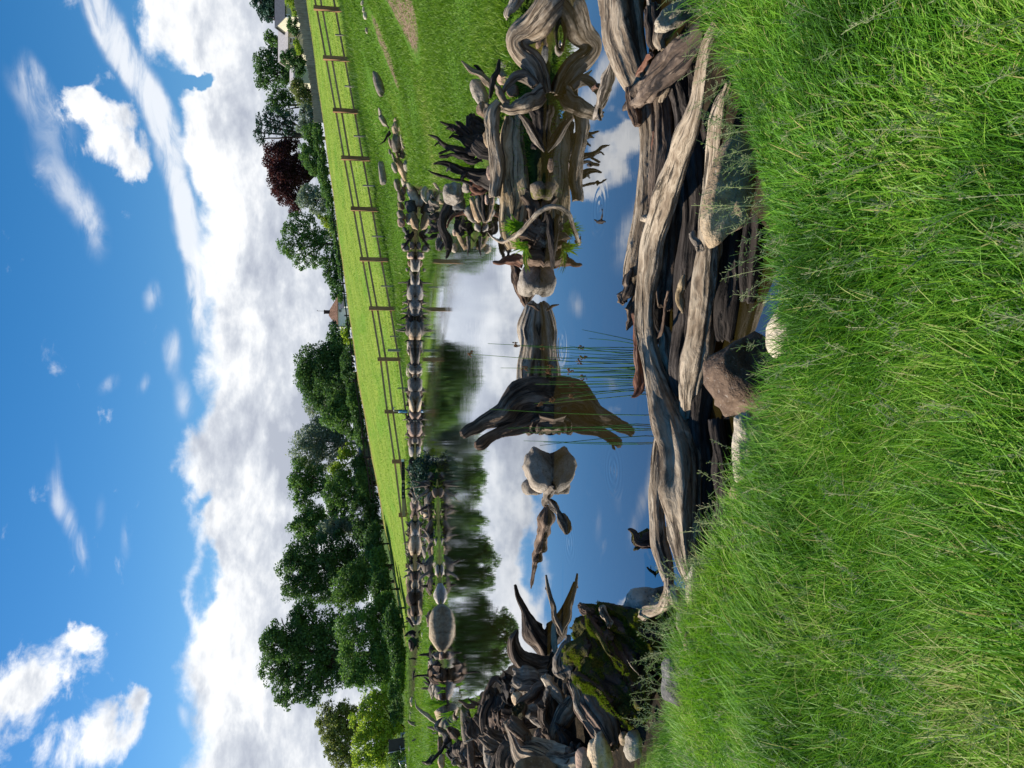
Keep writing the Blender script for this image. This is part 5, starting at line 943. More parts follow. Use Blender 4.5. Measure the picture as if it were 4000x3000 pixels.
wood_thing('black stick lying across the far right stone heap', 'dark', 't', 27.0, [[(600, 1659, 12), (700, 1610, 26), (800, 1560, 26), (860, 1510, 12)]], ring=10)
wood_thing('black leaf-clad root on top of the far right stone heap', 'dark', 't', 27.6, [[(20, 910, 6), (100, 850, 18), (180, 730, 30), (240, 640, 44)]], [[(210, 560, 16), (170, 480, 12)]], ring=10, name='root', cat='root')

row(1890, 2640, lambda p: 21.05 - (p - 1900) / 700 * 1.2, 30, .12, SG, 'on the spit front')
row(1960, 2600, lambda p: 22.6 + (p - 1900) / 700 * 1.6, 26, .15, SG, 'on the spit back', .05)
for i, py in enumerate([1905, 1955, 2010, 2075, 2130, 2215, 2290, 2420, 2560, 2690]):
    far_root(py, RNG.uniform(.25, .5), RNG.uniform(.25, .45), ['dark', 'greyw', 'stump', 'brown'][i % 4], ['small black', 'thin grey', 'dark brown', 'reddish', 'split black', 'bleached grey', 'stubby brown', 'bent reddish', 'low black', 'upright grey'][i] + ' driftwood root among the spit stones', 21.3 - (py - 1900) / 700 * 1.2, .05, 'driftwood among the spit stones')
# ------------------------------------------------------------------ trees
LM = {'dark': leafmat('dark_green_leaves', (0.040, 0.096, 0.035), (0.107, 0.217, 0.066)), 'mid': leafmat('green_leaves', (0.059, 0.137, 0.041), (0.154, 0.295, 0.075)),
      'silver': leafmat('silvery_leaves', (0.126, 0.192, 0.126), (0.342, 0.416, 0.375)), 'yellow': leafmat('yellow_green_leaves', (0.126, 0.240, 0.032), (0.395, 0.528, 0.075), .45),
      'copper': leafmat('copper_leaves', (.028, .011, .015), (.115, .038, .045)), 'conifer': leafmat('conifer_needles', (0.022, 0.058, 0.044), (0.063, 0.137, 0.088), .15),
      'olive': leafmat('olive_leaves', (0.072, 0.112, 0.035), (0.253, 0.304, 0.111))}
M['bark'] = flat('tree_bark', (.055, .045, .035), .9, .1, .4, 6)
def leaf_cloud(C, Rd, n, size, droop=0.0, gap=.35, sub=26):
    """leaves grouped on many small boughs over each clump; C (k,3) centres, Rd (k,3) radii"""
    P = []; Tt = []; area = np.array([r[0] * r[2] for r in Rd]); w = area / area.sum()
    for c, r, wi in zip(C, Rd, w):
        m = max(30, int(n * wi)); nb = int(sub * (1.3 + 1.2 * wi)); d = RNG.normal(size=(nb, 3)); d /= np.linalg.norm(d, axis=1)[:, None]
        rr = RNG.uniform(.35, 1.0, nb)[:, None] ** .6; bc = d * rr; bs = RNG.uniform(.24, .44, nb)
        bi = RNG.integers(0, nb, m); q = RNG.normal(size=(m, 3)); q /= np.linalg.norm(q, axis=1)[:, None]
        q = bc[bi] + q * (bs[bi] * RNG.uniform(.2, 1, m) ** .5)[:, None] * np.array([1.15, 1.15, .8])
        P.append(np.asarray(c) + q * np.asarray(r)); bt = RNG.normal(0, .16, nb); Tt.append(np.clip(.42 + bt[bi] + RNG.normal(0, .2, m), 0, 1))
    P = np.concatenate(P); Tt = np.concatenate(Tt); n = len(P)
    a = RNG.normal(size=(n, 3)); a[:, 2] = a[:, 2] * .6 - droop; a /= np.linalg.norm(a, axis=1)[:, None]
    b = RNG.normal(size=(n, 3)); b -= a * (a * b).sum(1)[:, None]; b /= np.linalg.norm(b, axis=1)[:, None]
    s = (size * RNG.uniform(.55, 1.35, n))[:, None]
    V = np.stack([P - a * s * .6, P + b * s * .34, P + a * s * .6, P - b * s * .34], 1).reshape(-1, 3)
    return V, np.arange(4 * n).reshape(n, 4), np.repeat(Tt, 4)
def tree(label, cat, clumps, yd, mat='dark', size=.26, dens=3.6, trunk=None, group='trees beyond the field', droop=0.0, flatd=.9, name=None, limbs=True):
    C = []; Rd = []; size = size * .8
    for reg, X, Y, rX, rY in clumps:
        k = REG[reg][2] * mper(yd); c = at(reg, X, Y, yd + RNG.uniform(-1, 1) * .3 * rY * k); C.append(tuple(c)); Rd.append((rY * k * 1.1, (rX + rY) / 2 * k * flatd, rX * k * 1.1))
    area = sum(math.pi * r[0] * r[2] for r in Rd); n = int(min(60000, 3.6 * dens * area / (size * size * .82)))
    V, F, T = leaf_cloud(C, Rd, n, size, droop)
    c = np.mean(C, axis=0); bx = c[0] if trunk is None else at(trunk[0], trunk[1], trunk[2], yd).x
    zb = float(H(np.array([bx]), np.array([yd]))[0])
    root = empty(name or ('tree' if cat == 'tree' else cat.replace(' ', '_')), (bx, yd, zb), label, cat, group)
    link_mesh('crown', V, F, LM[mat], root, {'tint': ('FLOAT', T)}, False)
    mb = MB(); hgt = max(.6, c[2] - zb); tr = .035 * hgt + .06
    mid = Vector((bx * .6 + c[0] * .4, yd, zb + hgt * .55))
    tube(mb, [(bx, yd, zb - .2), ((bx + mid.x) / 2, yd, zb + hgt * .3), mid], [tr, tr * .75, tr * .6], ring=8, seg=8, jag=0)
    if limbs:
        for q, r in zip(C, Rd):
            mb2 = [mid, (mid + Vector(q)) / 2 + Vector((0, 0, .4)), q]; tube(mb, mb2, [tr * .55, tr * .35, tr * .15], ring=6, seg=6, jag=0)
            for _ in range(4):
                d = RNG.normal(size=3); d /= np.linalg.norm(d); d[2] = abs(d[2]); e = Vector(q) + Vector(d * np.array(r) * .8); tube(mb, [q, (Vector(q) + e) / 2 + Vector((0, 0, .2)), e], [tr * .18, tr * .12, tr * .04], ring=5, seg=4, jag=0)
    mb.build('trunk', M['bark'], root, True)
    return root
tree('broad round dark green tree left of the white house', 'tree', [('c', 960, 700, 230, 250), ('c', 1130, 620, 230, 200), ('c', 900, 880, 120, 180), ('c', 1180, 860, 220, 230), ('c', 1050, 500, 160, 110), ('c', 820, 700, 90, 140)], 84, 'dark')
tree('pointed blue-green bushy tree directly left of the white house', 'tree', [('c', 1170, 330, 110, 110), ('c', 1230, 400, 120, 80)], 130, 'dark', .4)
tree('small dark clipped conifer touching the white house roof', 'tree', [('c', 1110, 205, 42, 52)], 160, 'conifer', .35)
tree('bright green bush below the dark conifer by the white house', 'bush', [('c', 1240, 260, 46, 60), ('c', 1270, 340, 50, 50)], 100, 'yellow', .3)
tree('dark understorey bush under the broad round tree', 'bush', [('c', 1280, 560, 80, 130), ('c', 1290, 730, 90, 110), ('c', 1320, 880, 60, 90)], 80, 'dark', .24)
tree('grey-green tree between the broad round tree and the silver willow', 'tree', [('c', 1120, 1000, 150, 130), ('c', 960, 1060, 150, 110), ('c', 1260, 1020, 130, 110)], 88, 'silver', .22)
tree('dark bushy tree in front of the silver willow', 'tree', [('c', 1200, 1160, 180, 150), ('c', 1300, 1280, 110, 110), ('c', 1080, 1160, 110, 100)], 82, 'mid', .24)
tree('tall silver willow with see-through branches', 'tree', [('c', 880, 1420, 180, 130), ('c', 830, 1580, 180, 110), ('c', 1000, 1300, 190, 120), ('c', 1080, 1480, 180, 130), ('c', 950, 1680, 200, 90), ('c', 1200, 1400, 160, 90)], 90, 'silver', .24, 2.6)
tree('light green bush low down in front of the silver willow', 'bush', [('c', 1230, 1590, 60, 70), ('d', 1190, 110, 110, 80), ('c', 1290, 1540, 60, 70)], 81, 'yellow', .22)
tree('green tree with bare lower boughs, right of the bushy pair', 'tree', [('d', 760, 130, 130, 150), ('d', 780, 300, 140, 110), ('d', 900, 220, 130, 140), ('d', 740, 400, 80, 70)], 88, 'mid', .24, 2.8)
tree('bright mounded green bush in the middle of the tree belt', 'bush', [('d', 1180, 230, 150, 130), ('d', 1130, 400, 130, 110), ('d', 1300, 330, 170, 150), ('d', 1150, 530, 110, 90)], 80, 'mid', .22)
tree('feathery mid-green tree behind the mounded bush', 'tree', [('d', 860, 560, 160, 110), ('d', 800, 700, 150, 100), ('d', 960, 680, 150, 120), ('d', 850, 820, 140, 70)], 88, 'mid', .24)
tree('silver-leaved thicket between feathery tree and big oak', 'tree', [('d', 1150, 700, 150, 90), ('d', 1300, 720, 160, 90), ('d', 1080, 790, 120, 70)], 83, 'silver', .22)
tree('very dark undergrowth along the field edge, centre', 'bush', [('d', 1540, 330, 40, 90), ('d', 1560, 480, 50, 110), ('d', 1520, 500, 60, 110), ('d', 1540, 640, 70, 110), ('d', 1490, 330, 50, 80), ('d', 1420, 560, 110, 180), ('d', 1470, 760, 110, 140), ('d', 1440, 380, 70, 100)], 79, 'dark', .22)
tree('big dark oak with domed top, second from left of the tall ones', 'tree', [('d', 800, 1020, 180, 150), ('d', 700, 1170, 160, 130), ('d', 900, 1250, 190, 150), ('d', 1080, 950, 200, 160), ('d', 1150, 1150, 220, 190), ('d', 720, 1380, 160, 110), ('d', 1380, 960, 180, 180), ('d', 1000, 1430, 160, 110)], 82, 'dark', .26, 3.4)
tree('medium green bushy tree in front of the domed oak', 'tree', [('d', 1300, 1290, 190, 150), ('d', 1450, 1350, 170, 160), ('d', 1500, 1130, 130, 150), ('d', 1250, 1500, 170, 120)], 76, 'mid', .22, flatd=.7)
tree('largest dark tree of the belt, tall and wide at the left', 'tree', [('e', 640, 180, 200, 190), ('e', 480, 330, 150, 150), ('e', 620, 460, 200, 190), ('e', 480, 600, 150, 140), ('e', 850, 300, 200, 200), ('e', 880, 560, 200, 180), ('e', 650, 760, 160, 150), ('e', 620, 920, 110, 90), ('e', 870, 860, 120, 110), ('e', 1100, 150, 220, 190), ('e', 1150, 450, 220, 200), ('e', 1080, 700, 160, 120), ('d', 800, 1640, 130, 110)], 74, 'dark', .24, 3.0)
tree('dark green shrubs along the foot of the largest tree', 'bush', [('e', 1400, 150, 210, 200), ('e', 1450, 420, 230, 190), ('e', 1500, 640, 210, 150), ('e', 1650, 300, 130, 200), ('e', 1680, 560, 110, 180), ('e', 1600, 20, 130, 150), ('e', 1350, 660, 150, 130)], 66, 'mid', .2, flatd=.6)
tree('grey-green rounded tree at the left edge of the belt', 'tree', [('e', 1120, 1080, 150, 130), ('e', 1080, 1220, 150, 110), ('e', 1200, 1330, 170, 140), ('e', 1150, 1480, 110, 90), ('e', 1250, 1600, 140, 100), ('e', 1300, 1150, 130, 130)], 70, 'olive', .22)
tree('sunny yellow-green bush at the left edge of the belt', 'bush', [('e', 1640, 860, 120, 100), ('e', 1560, 980, 150, 120), ('e', 1480, 1160, 160, 130), ('e', 1640, 1190, 170, 140), ('e', 1520, 1400, 170, 140), ('e', 1650, 1530, 170, 120), ('e', 1440, 1560, 110, 90), ('e', 1760, 1250, 90, 120)], 56, 'yellow', .17, 3.2, flatd=.8)
tree('dark shrub under the yellow-green bush, left corner', 'bush', [('e', 1830, 1560, 120, 150), ('e', 1800, 1050, 80, 110), ('e', 1780, 820, 70, 100)], 55, 'dark', .16, flatd=.7)
tree('dark spruce standing over the slate roof at far right', 'tree', [('a', 340, 40, 90, 80), ('a', 390, 130, 80, 90), ('a', 440, 60, 60, 130), ('a', 330, -60, 100, 60), ('a', 420, 190, 40, 40)], 170, 'conifer', .5, 4)
tree('small round tree between the two house roofs', 'tree', [('a', 430, 400, 60, 60), ('a', 480, 440, 60, 50)], 175, 'mid', .5)
tree('large airy tree behind the bungalow', 'tree', [('a', 350, 640, 90, 90), ('a', 450, 560, 100, 80), ('a', 400, 800, 120, 110), ('a', 520, 660, 130, 110), ('a', 540, 830, 130, 100), ('a', 350, 900, 70, 60), ('a', 620, 760, 80, 120)], 180, 'dark', .55, 2.4)
tree('airy tree next to the pine, on its right', 'tree', [('a', 500, 1020, 90, 80), ('a', 470, 1140, 90, 70), ('a', 600, 1060, 90, 90), ('a', 580, 1190, 80, 60)], 170, 'dark', .5, 2.2)
tree('sparse tall pine with bare leaning trunk', 'pine tree', [('a', 310, 1340, 34, 110), ('a', 330, 1500, 50, 60), ('a', 400, 1270, 60, 90), ('a', 440, 1380, 60, 90), ('a', 530, 1250, 70, 70), ('a', 560, 1400, 70, 80), ('a', 650, 1300, 70, 80), ('a', 640, 1440, 60, 60), ('a', 280, 1430, 30, 50)], 165, 'conifer', .45, 1.7, ('a', 800, 1520), name='pine_tree')
tree('copper beech with dark purple-red leaves', 'tree', [('b', 490, 50, 130, 150), ('b', 610, 90, 160, 170), ('b', 560, 300, 130, 130), ('b', 520, 220, 90, 90), ('b', 650, 270, 150, 130), ('b', 610, 430, 130, 120), ('b', 690, 540, 90, 90), ('a', 560, 1600, 80, 70), ('a', 660, 1560, 90, 70), ('b', 760, 150, 110, 130)], 110, 'copper', .3, 3.4)
tree('soft grey-green willow left of the copper beech', 'tree', [('b', 860, 440, 110, 90), ('b', 960, 500, 110, 90), ('b', 800, 500, 80, 80), ('b', 940, 600, 80, 70), ('b', 1010, 420, 50, 80)], 100, 'silver', .24, 3, droop=.6)
tree('open-branched oak alone on the field edge', 'tree', [('b', 640, 820, 90, 90), ('b', 590, 980, 80, 80), ('b', 740, 700, 90, 60), ('b', 760, 860, 90, 90), ('b', 700, 1060, 110, 90), ('b', 860, 800, 70, 110), ('b', 840, 1000, 110, 110), ('b', 760, 1180, 70, 60), ('b', 930, 1150, 80, 90), ('b', 960, 900, 80, 100), ('b', 1040, 960, 80, 120)], 90, 'mid', .24, 2.0, ('b', 1150, 990))
tree('dark low trees left of the open-branched oak', 'tree', [('b', 1090, 1170, 90, 90), ('b', 1100, 1300, 80, 90), ('b', 1150, 1400, 70, 80), ('b', 1160, 1060, 60, 90)], 115, 'dark', .32)
tree('bluish tree showing over the white house roof', 'tree', [('b', 1130, 1530, 44, 52), ('b', 1180, 1490, 50, 50)], 270, 'dark', .8)
tree('bright green shrub between willow and open-branched oak', 'bush', [('b', 1050, 740, 60, 60), ('b', 1090, 830, 60, 70), ('b', 1010, 690, 50, 30)], 92, 'yellow', .22)
tree('golden rounded conifer hedge over the board fence', 'hedge', [('a', 760, 960, 90, 90), ('a', 800, 1080, 90, 80), ('a', 720, 900, 50, 50)], 88, 'olive', .2, 4)
tree('dark bush against the cream bungalow wall', 'bush', [('a', 700, 620, 90, 90), ('a', 720, 720, 90, 80), ('a', 600, 620, 50, 60)], 90, 'dark', .2, 4)
tree('round bush before the pale roof', 'bush', [('a', 670, 270, 56, 70), ('a', 690, 340, 40, 40)], 90, 'dark', .2, 4)
tree('climbing yellow-green shrub on the top of the board fence', 'bush', [('a', 650, 20, 50, 60), ('a', 690, 110, 34, 60), ('a', 730, 520, 30, 70), ('a', 710, 470, 24, 40)], 86, 'yellow', .18, 3)
tree('greyish green garden shrubs under the pine', 'hedge', [('a', 820, 1200, 70, 70), ('a', 850, 1300, 90, 80), ('a', 800, 1380, 80, 60), ('a', 920, 1250, 50, 60)], 84, 'silver', .2, 4)
tree('dark green garden hedge left of the pine', 'hedge', [('a', 880, 1450, 90, 90), ('a', 850, 1580, 90, 90), ('b', 870, 50, 100, 90), ('b', 950, 110, 60, 110), ('b', 900, 170, 60, 60), ('b', 1000, 230, 40, 110), ('b', 1010, 370, 40, 80)], 83, 'mid', .2, 4)
tree('long low hedge between the board fence and the open-branched oak', 'hedge', [('a', 940, 1400, 50, 90), ('a', 960, 1550, 50, 100), ('b', 985, 60, 50, 100), ('b', 1005, 210, 50, 100), ('b', 1035, 350, 46, 100), ('b', 1060, 500, 40, 100), ('b', 1085, 640, 40, 90), ('b', 1110, 760, 36, 80), ('b', 1160, 900, 40, 120), ('b', 1180, 1080, 36, 110), ('b', 1200, 1250, 30, 100)], 79.5, 'mid', .2, 4, flatd=.5, limbs=False)
for i, (reg, X, Y, rX, rY, yd_, mt) in enumerate([('c', 1330, 1000, 70, 120, 79, 'mid'), ('c', 1370, 1180, 60, 120, 79, 'dark'), ('c', 1400, 1370, 60, 120, 79, 'mid'), ('d', 1400, 60, 90, 110, 79, 'dark'), ('d', 1440, 230, 90, 120, 78.5, 'mid'), ('d', 1560, 900, 90, 170, 72, 'dark'), ('d', 1600, 1130, 90, 150, 70, 'mid'), ('d', 1640, 1400, 100, 170, 68, 'dark'), ('d', 1700, 1600, 90, 140, 66, 'mid'), ('e', 1760, 140, 90, 190, 63, 'dark'), ('e', 1800, 450, 90, 180, 62, 'dark'), ('e', 1830, 700, 80, 120, 60, 'mid')]):
    tree('low ' + ['leafy', 'dark', 'dense', 'shady', 'spreading', 'black-green', 'brambly', 'broad', 'rounded', 'dim', 'heavy', 'light-tipped'][i] + ' undergrowth at the foot of the tree belt, number of places from its right end: ' .replace(', number of places from its right end: ', '') + ['under the grey-green tree', 'right of the grey shed', 'below the silver willow', 'left of the grey shed', 'below the mounded bush', 'in front of the domed oak', 'left of the domed oak', 'between oak and largest tree', 'right under the largest tree', 'at the middle of the largest tree', 'left under the largest tree', 'beside the yellow-green bush'][i], 'bush', [(reg, X, Y, rX, rY), (reg, X + 30, Y + rY * .6, rX * .8, rY * .7), (reg, X - 10, Y - rY * .6, rX * .8, rY * .7)], yd_, mt, .2, 4, flatd=.5, limbs=False)
for X, Y, rX, rY, i in ((1190, 1560, 26, 50, 0), (1270, 180, 26, 60, 1)):
    tree(['low bushes in front of the white house garden', 'low bushes behind the dark rails beside the white house'][i], 'bush', [('bc'[i], X, Y, rX, rY)], 95, 'mid', .3)

# ------------------------------------------------------------------ buildings
M['render'] = flat('white_render', (.80, .79, .74), .85, .1, .1, 2); M['creamw'] = flat('cream_wall', (.55, .50, .36), .85, .1, .1, 2)
M['slate'] = flat('slate_roof', (.07, .075, .085), .7, .3, .3, 4); M['paleroof'] = flat('pale_tiled_roof', (.40, .37, .36), .75, .2, .15, 3)
M['tileroof'] = flat('weathered_tile_roof', (.19, .11, .075), .85, .1, .5, 2.0, bump=.6); M['glass'] = flat('window_glass', (.03, .035, .04), .15, .6, .1)
M['frame'] = flat('white_frame', (.7, .7, .7), .5, .3, .05); M['chim'] = flat('chimney_brick', (.07, .045, .04), .9, .1, .3)
def quadsolid(mb, pts, th):
    p = [Vector(q) for q in pts]; n = (p[1] - p[0]).cross(p[2] - p[0]).normalized() * th
    mb.add([tuple(q) for q in p] + [tuple(q - n) for q in p], [(0, 1, 2, 3), (7, 6, 5, 4), (0, 4, 5, 1), (1, 5, 6, 2), (2, 6, 7, 3), (3, 7, 4, 0)])
def house(label, name, reg, yd, xl, xr, eave, ridge, base, wallm, roofm, wins=(), hip=0.0, depth=8, chim=None, group=None):
    """xl / xr: picture rows (Y) of the left and right wall ends; eave, ridge, base: picture columns (X)"""
    L = at(reg, eave, xl, yd); Rr = at(reg, eave, xr, yd); x0, x1 = sorted((L.x, Rr.x)); ze = (L.z + Rr.z) / 2; zb = at(reg, base, (xl + xr) / 2, yd).z - 1.5
    zr = at(reg, ridge, (xl + xr) / 2, yd + depth / 2).z
    root = empty(name, ((x0 + x1) / 2, yd, zb), label, 'house', group)
    mb = MB(); mb.box(((x0 + x1) / 2, yd + depth / 2, (zb + ze) / 2), ((x1 - x0) / 2, depth / 2, (ze - zb) / 2)); 
    ym = yd + depth / 2
    if not hip:
        for x in (x0 + .02, x1 - .02): mb.add([(x, yd, ze), (x, yd + depth, ze), (x, ym, zr)], [(0, 1, 2)])
    mb.build('wall', wallm, root)
    mb = MB(); o = .35; hx = hip * (x1 - x0)
    a0, a1, b0, b1 = (x0 - o, yd - o, ze - .1), (x1 + o, yd - o, ze - .1), (x0 - o, yd + depth + o, ze - .1), (x1 + o, yd + depth + o, ze - .1)
    r0, r1 = (x0 - o + hx + (o if hip else 0), ym, zr), (x1 + o - hx - (o if hip else 0), ym, zr)
    quadsolid(mb, [a0, a1, r1, r0], .15); quadsolid(mb, [b1, b0, r0, r1], .15)
    if hip: mb.add([a0, r0, b0], [(0, 1, 2)]); mb.add([a1, b1, r1], [(0, 1, 2)])
    rf = mb.build('roof', roofm, root)
    if chim:
        c = at(reg, chim[0], chim[1], ym); mb = MB(); s = chim[2]; mb.box((c.x, ym, zr + s * .5), (s * .6, s * .5, s * .9)); mb.box((c.x, ym, zr + s * 1.5), (s * .7, s * .6, s * .12)); mb.build('chimney', M['chim'], rf)
        mb = MB(); mb.box((c.x + .3 * s, ym, zr + s * 2.4), (.05, .05, s * 1.5)); mb.box((c.x + .5 * s, ym, zr + s * 3.8), (.05, .05, s * .2)); mb.build('aerial', M['darkrail'], rf)
    for X, Y, hX, hY, fr in wins:
        c = at(reg, X, Y, yd); k = REG[reg][2] * mper(yd); w, h = hY * k, hX * k
        g = MB(); g.box((c.x, yd - .02, c.z), (w, .04, h)); win = g.build('window', M['glass'], root)
        if fr:
            f = MB()
            for sx in (-1, 1): f.box((c.x + sx * w, yd - .08, c.z), (.07, .06, h + .07))
            for sz_ in (-1, 0, 1): f.box((c.x, yd - .09, c.z + sz_ * h), (w - .07 if sz_ == 0 else w + .06, .05, .06))
            f.build('frame', M['frame'], win)
    return root
house('old white cottage with brown hipped tile roof beyond the field', 'cottage', 'v', 240, 1610, 640, 1025, 735, 1420, M['render'], M['tileroof'], [(1120, 1062, 45, 20, 0), (1122, 1112, 42, 13, 0), (1095, 772, 34, 12, 1), (1100, 860, 50, 16, 1)], hip=.42, depth=10, chim=(700, 1125, .9))
house('low white lean-to annexe right of the old cottage', 'annexe', 'v', 236, 940, 560, 1235, 1130, 1480, M['render'], M['slate'], [(1365, 755, 22, 60, 0)], depth=6)
house('bungalow with dark slate roof at the right edge', 'bungalow', 'a', 150, 175, -160, 585, 478, 720, M['creamw'], M['slate'], [(620, 175, 30, 14, 1)], depth=9)
house('bungalow with long pale roof and cream walls', 'bungalow', 'a', 156, 560, 178, 618, 515, 740, M['creamw'], M['paleroof'], [(668, 440, 30, 28, 1)], depth=9, chim=(500, 200, .5))
house('small cream house with white windows, left of the dark bush', 'house', 'a', 140, 890, 700, 690, 640, 790, M['creamw'], M['paleroof'], [(715, 812, 28, 34, 1)], depth=7)

# ------------------------------------------------------------------ fences
FY = 37.0
TOPS = [(1190, -165), (1225, 30), (1262, 225), (1300, 430), (1333, 616), (1370, 815), (1405, 1012), (1441, 1204), (1475, 1403), (1502, 1608), (1531, 1803), (1557, 2012), (1584, 2210), (1610, 2408), (1636, 2606)]
def topz(px, py): p = at('Z', px, py, FY); return p
tp = [topz(*t) for t in TOPS]
fz = empty('post_and_rail_fence', (0, FY, 0), 'new three-rail timber fence sloping down along the far bank', 'fence')
for i, p in enumerate(tp):
    mb = MB(); w = .09; zb = float(H(np.array([p.x]), np.array([FY]))[0]) - .3; zb = min(zb, p.z - 1.1)
    mb.box((p.x, FY, (p.z + zb) / 2), (w, w, (p.z - zb) / 2)); o = mb.build('post', M['post'], fz)
for i in range(len(tp) - 1):
    a, b = tp[i], tp[i + 1]
    for dz in (.13, .39, 1.0):
        mb = MB(); mb.bar((a.x + .03, FY + .135, a.z - dz), (b.x - .03 * 0, FY + .135 + .002, b.z - dz), .045, .09); mb.build('rail', M['rail'], fz)
    mb = MB(); m = (a * .45 + b * .55); zb = m.z - 1.75; mb.box((m.x, FY - .19, m.z - 1.25), (.03, .03, .5))
    mb.build('stake', M['oldboard'], fz)
mb = MB(); a = at('c', 1700, 468, FY); mb.box((a.x, FY - .3, a.z - .35), (.06, .06, .36)); tag(mb.build('short_post', M['oldboard']), 'short weathered post standing right of the eighth fence post', 'post')
# level board with black mesh pockets
bm_ = empty('timber_board', tuple(at('p', 695, 330, FY - .35)), 'level timber board with black strips and a white square, fixed across two fence posts', 'board')
a = at('p', 697, 318, FY - .35); b = at('q', 525, 228, FY - .35); b.z = a.z - .03
mb = MB(); mb.bar((a.x, a.y, a.z), (b.x, b.y, b.z), .05, .15); mb.build('plank', M['rail'], bm_)
for (r0, y0), (r1, y1) in ((('p', 395), ('p', 935)), (('p', 1000), ('p', 1465))):
    q0 = at(r0, 697, y0, FY - .4); q1 = at(r1, 697, y1, FY - .4); n = 7 if y0 == 395 else 6
    mb = MB()
    for j in range(n):
        u0 = j / n; u1 = (j + .9) / n; xx = (q0.x * (1 - (u0 + u1) / 2) + q1.x * (u0 + u1) / 2); mb.box((xx, FY - .40, a.z - .01), (abs(q1.x - q0.x) / n * .46, .02, .083))
    st = mb.build('black_strip', M['darkrail'], bm_)
    if y0 == 1000:
        mb = MB()
        for j in range(3):
            u = (j * 2 + 1) / 6; mb.box((q0.x * (1 - u) + q1.x * u, FY - .43, a.z), (.045, .006, .035))
        mb.build('grey_tag', M['oldboard'], st)
c = at('p', 685, 357, FY - .42); mb = MB(); mb.box(tuple(c), (.06, .01, .065)); mb.build('white_square', M['frame'], bm_)
# blue pump pipe on the ninth post
M['blue'] = flat('blue_plastic', (.03, .16, .32), .4, .5); M['steel'] = flat('grey_steel', (.3, .31, .32), .4, .5, metal=.6)
c = at('c', 1860, 1125, FY - .2); pp = empty('water_pipe', (c.x, c.y, c.z - .4), 'blue water pipe with black hose strapped to the ninth fence post', 'pipe')
mb = MB(); tube(mb, [(c.x, c.y, c.z - .4), (c.x, c.y, c.z + .2)], [.06, .06], ring=10, seg=4, jag=0, ridge=0, lump=0); mb.build('pipe_body', M['blue'], pp, True)
mb = MB(); tube(mb, [(c.x, c.y - .05, c.z + .18), (c.x + .03, c.y - .1, c.z + .4), (c.x + .15, c.y - .1, c.z + .42), (c.x + .2, c.y - .1, c.z + .38)], [.02, .02, .025, .035], ring=8, seg=10, jag=0, ridge=0, lump=0); mb.build('spout', M['steel'], pp, True)
mb = MB(); tube(mb, [(c.x + .06, c.y - .05, c.z + .1), (c.x + .16, c.y - .05, c.z - .1), (c.x - .12, c.y - .1, c.z - .2), (c.x - .1, c.y - .1, c.z + .05)], [.012] * 4, ring=6, seg=14, jag=0, ridge=0, lump=0); mb.build('hose', M['darkrail'], pp, True)
# far rail fences on the crest
def far_fence(label, pts, posts, yd, rails=(0, .42), hh=1.15):
    """pts: picture points of the top rail"""
    P = [at(*q, yd) for q in pts]; root = empty('rail_fence', tuple(P[0]), label, 'fence', 'dark rail fences on the far field edge')
    for dz in rails:
        mb = MB()
        for a, b in zip(P[:-1], P[1:]): mb.bar((a.x, a.y, a.z - dz), (b.x, b.y, b.z - dz), .05, .12)
        mb.build('rail', M['darkrail'], root)
    for q in posts:
        f = full(*q); c = at('Z', f[0], f[1], yd); mb = MB(); mb.box((c.x, yd + .08, c.z - hh / 2 + .1), (.06, .06, hh / 2)); mb.build('post', M['darkrail'], root)
far_fence('dark two-rail fence before the white cottage, right-hand stretch', [('b', 1112, 700), ('b', 1160, 1000), ('b', 1200, 1250), ('c', 1245, 0), ('c', 1268, 200), ('c', 1298, 400), ('c', 1325, 620)], [('b', 1180, 1220), ('b', 1200, 1400), ('c', 1240, 90), ('c', 1258, 190), ('c', 1285, 330), ('c', 1240 + 60, 490), ('c', 1315, 610)], 77.5)
far_fence('dark rail fence under the silver willow, middle stretch', [('c', 1345, 780), ('c', 1385, 1040), ('c', 1415, 1260), ('c', 1438, 1500), ('d', 1462, 20)], [('c', 1330, 790), ('c', 1345, 800), ('c', 1395, 1200), ('c', 1410, 1415), ('c', 1440, 1620)], 76.5)
far_fence('dark three-rail fence before the tree belt, left-hand stretch', [('d', 1465, 0), ('d', 1490, 180), ('d', 1515, 400)], [('d', 1478, 60), ('d', 1490, 165), ('d', 1503, 270)], 76.0, (0, .3, .9))
# close-boarded garden fence
P0 = [('a', 680, -60), ('a', 700, 60), ('a', 745, 250), ('a', 790, 520), ('a', 825, 700), ('a', 850, 870), ('a', 885, 1080), ('a', 905, 1320)]
gf = empty('board_fence', tuple(at('a', 790, 500, 79)), 'grey close-boarded garden fence behind the field at right', 'fence'); 
for a, b in zip(P0[:-1], P0[1:]):
    pa, pb = at(*a, 79), at(*b, 79); n = max(3, int(abs(pb.x - pa.x) / .22)); mb = MB()
    for j in range(n):
        u = (j + .5) / n; q = pa.lerp(pb, u); zb = float(H(np.array([q.x]), np.array([79.]))[0]) - .3; hh = (q.z - zb) / 2 + RNG.uniform(-.03, .03)
        mb.box((q.x, 79 + .03 * (j % 2), zb + hh), (abs(pb.x - pa.x) / n * .49, .02, hh))
    mb.build('board_panel', M['oldboard'], gf)
M['tin'] = flat('grey_tin_roof', (.16, .15, .14), .7, .3, .3)
house('low grey stable roof half hidden behind bushes in the tree belt', 'shed', 'c', 86, 1900, 1500, 1400, 1375, 1470, M['oldboard'], M['tin'], depth=4)['category'] = 'shed'

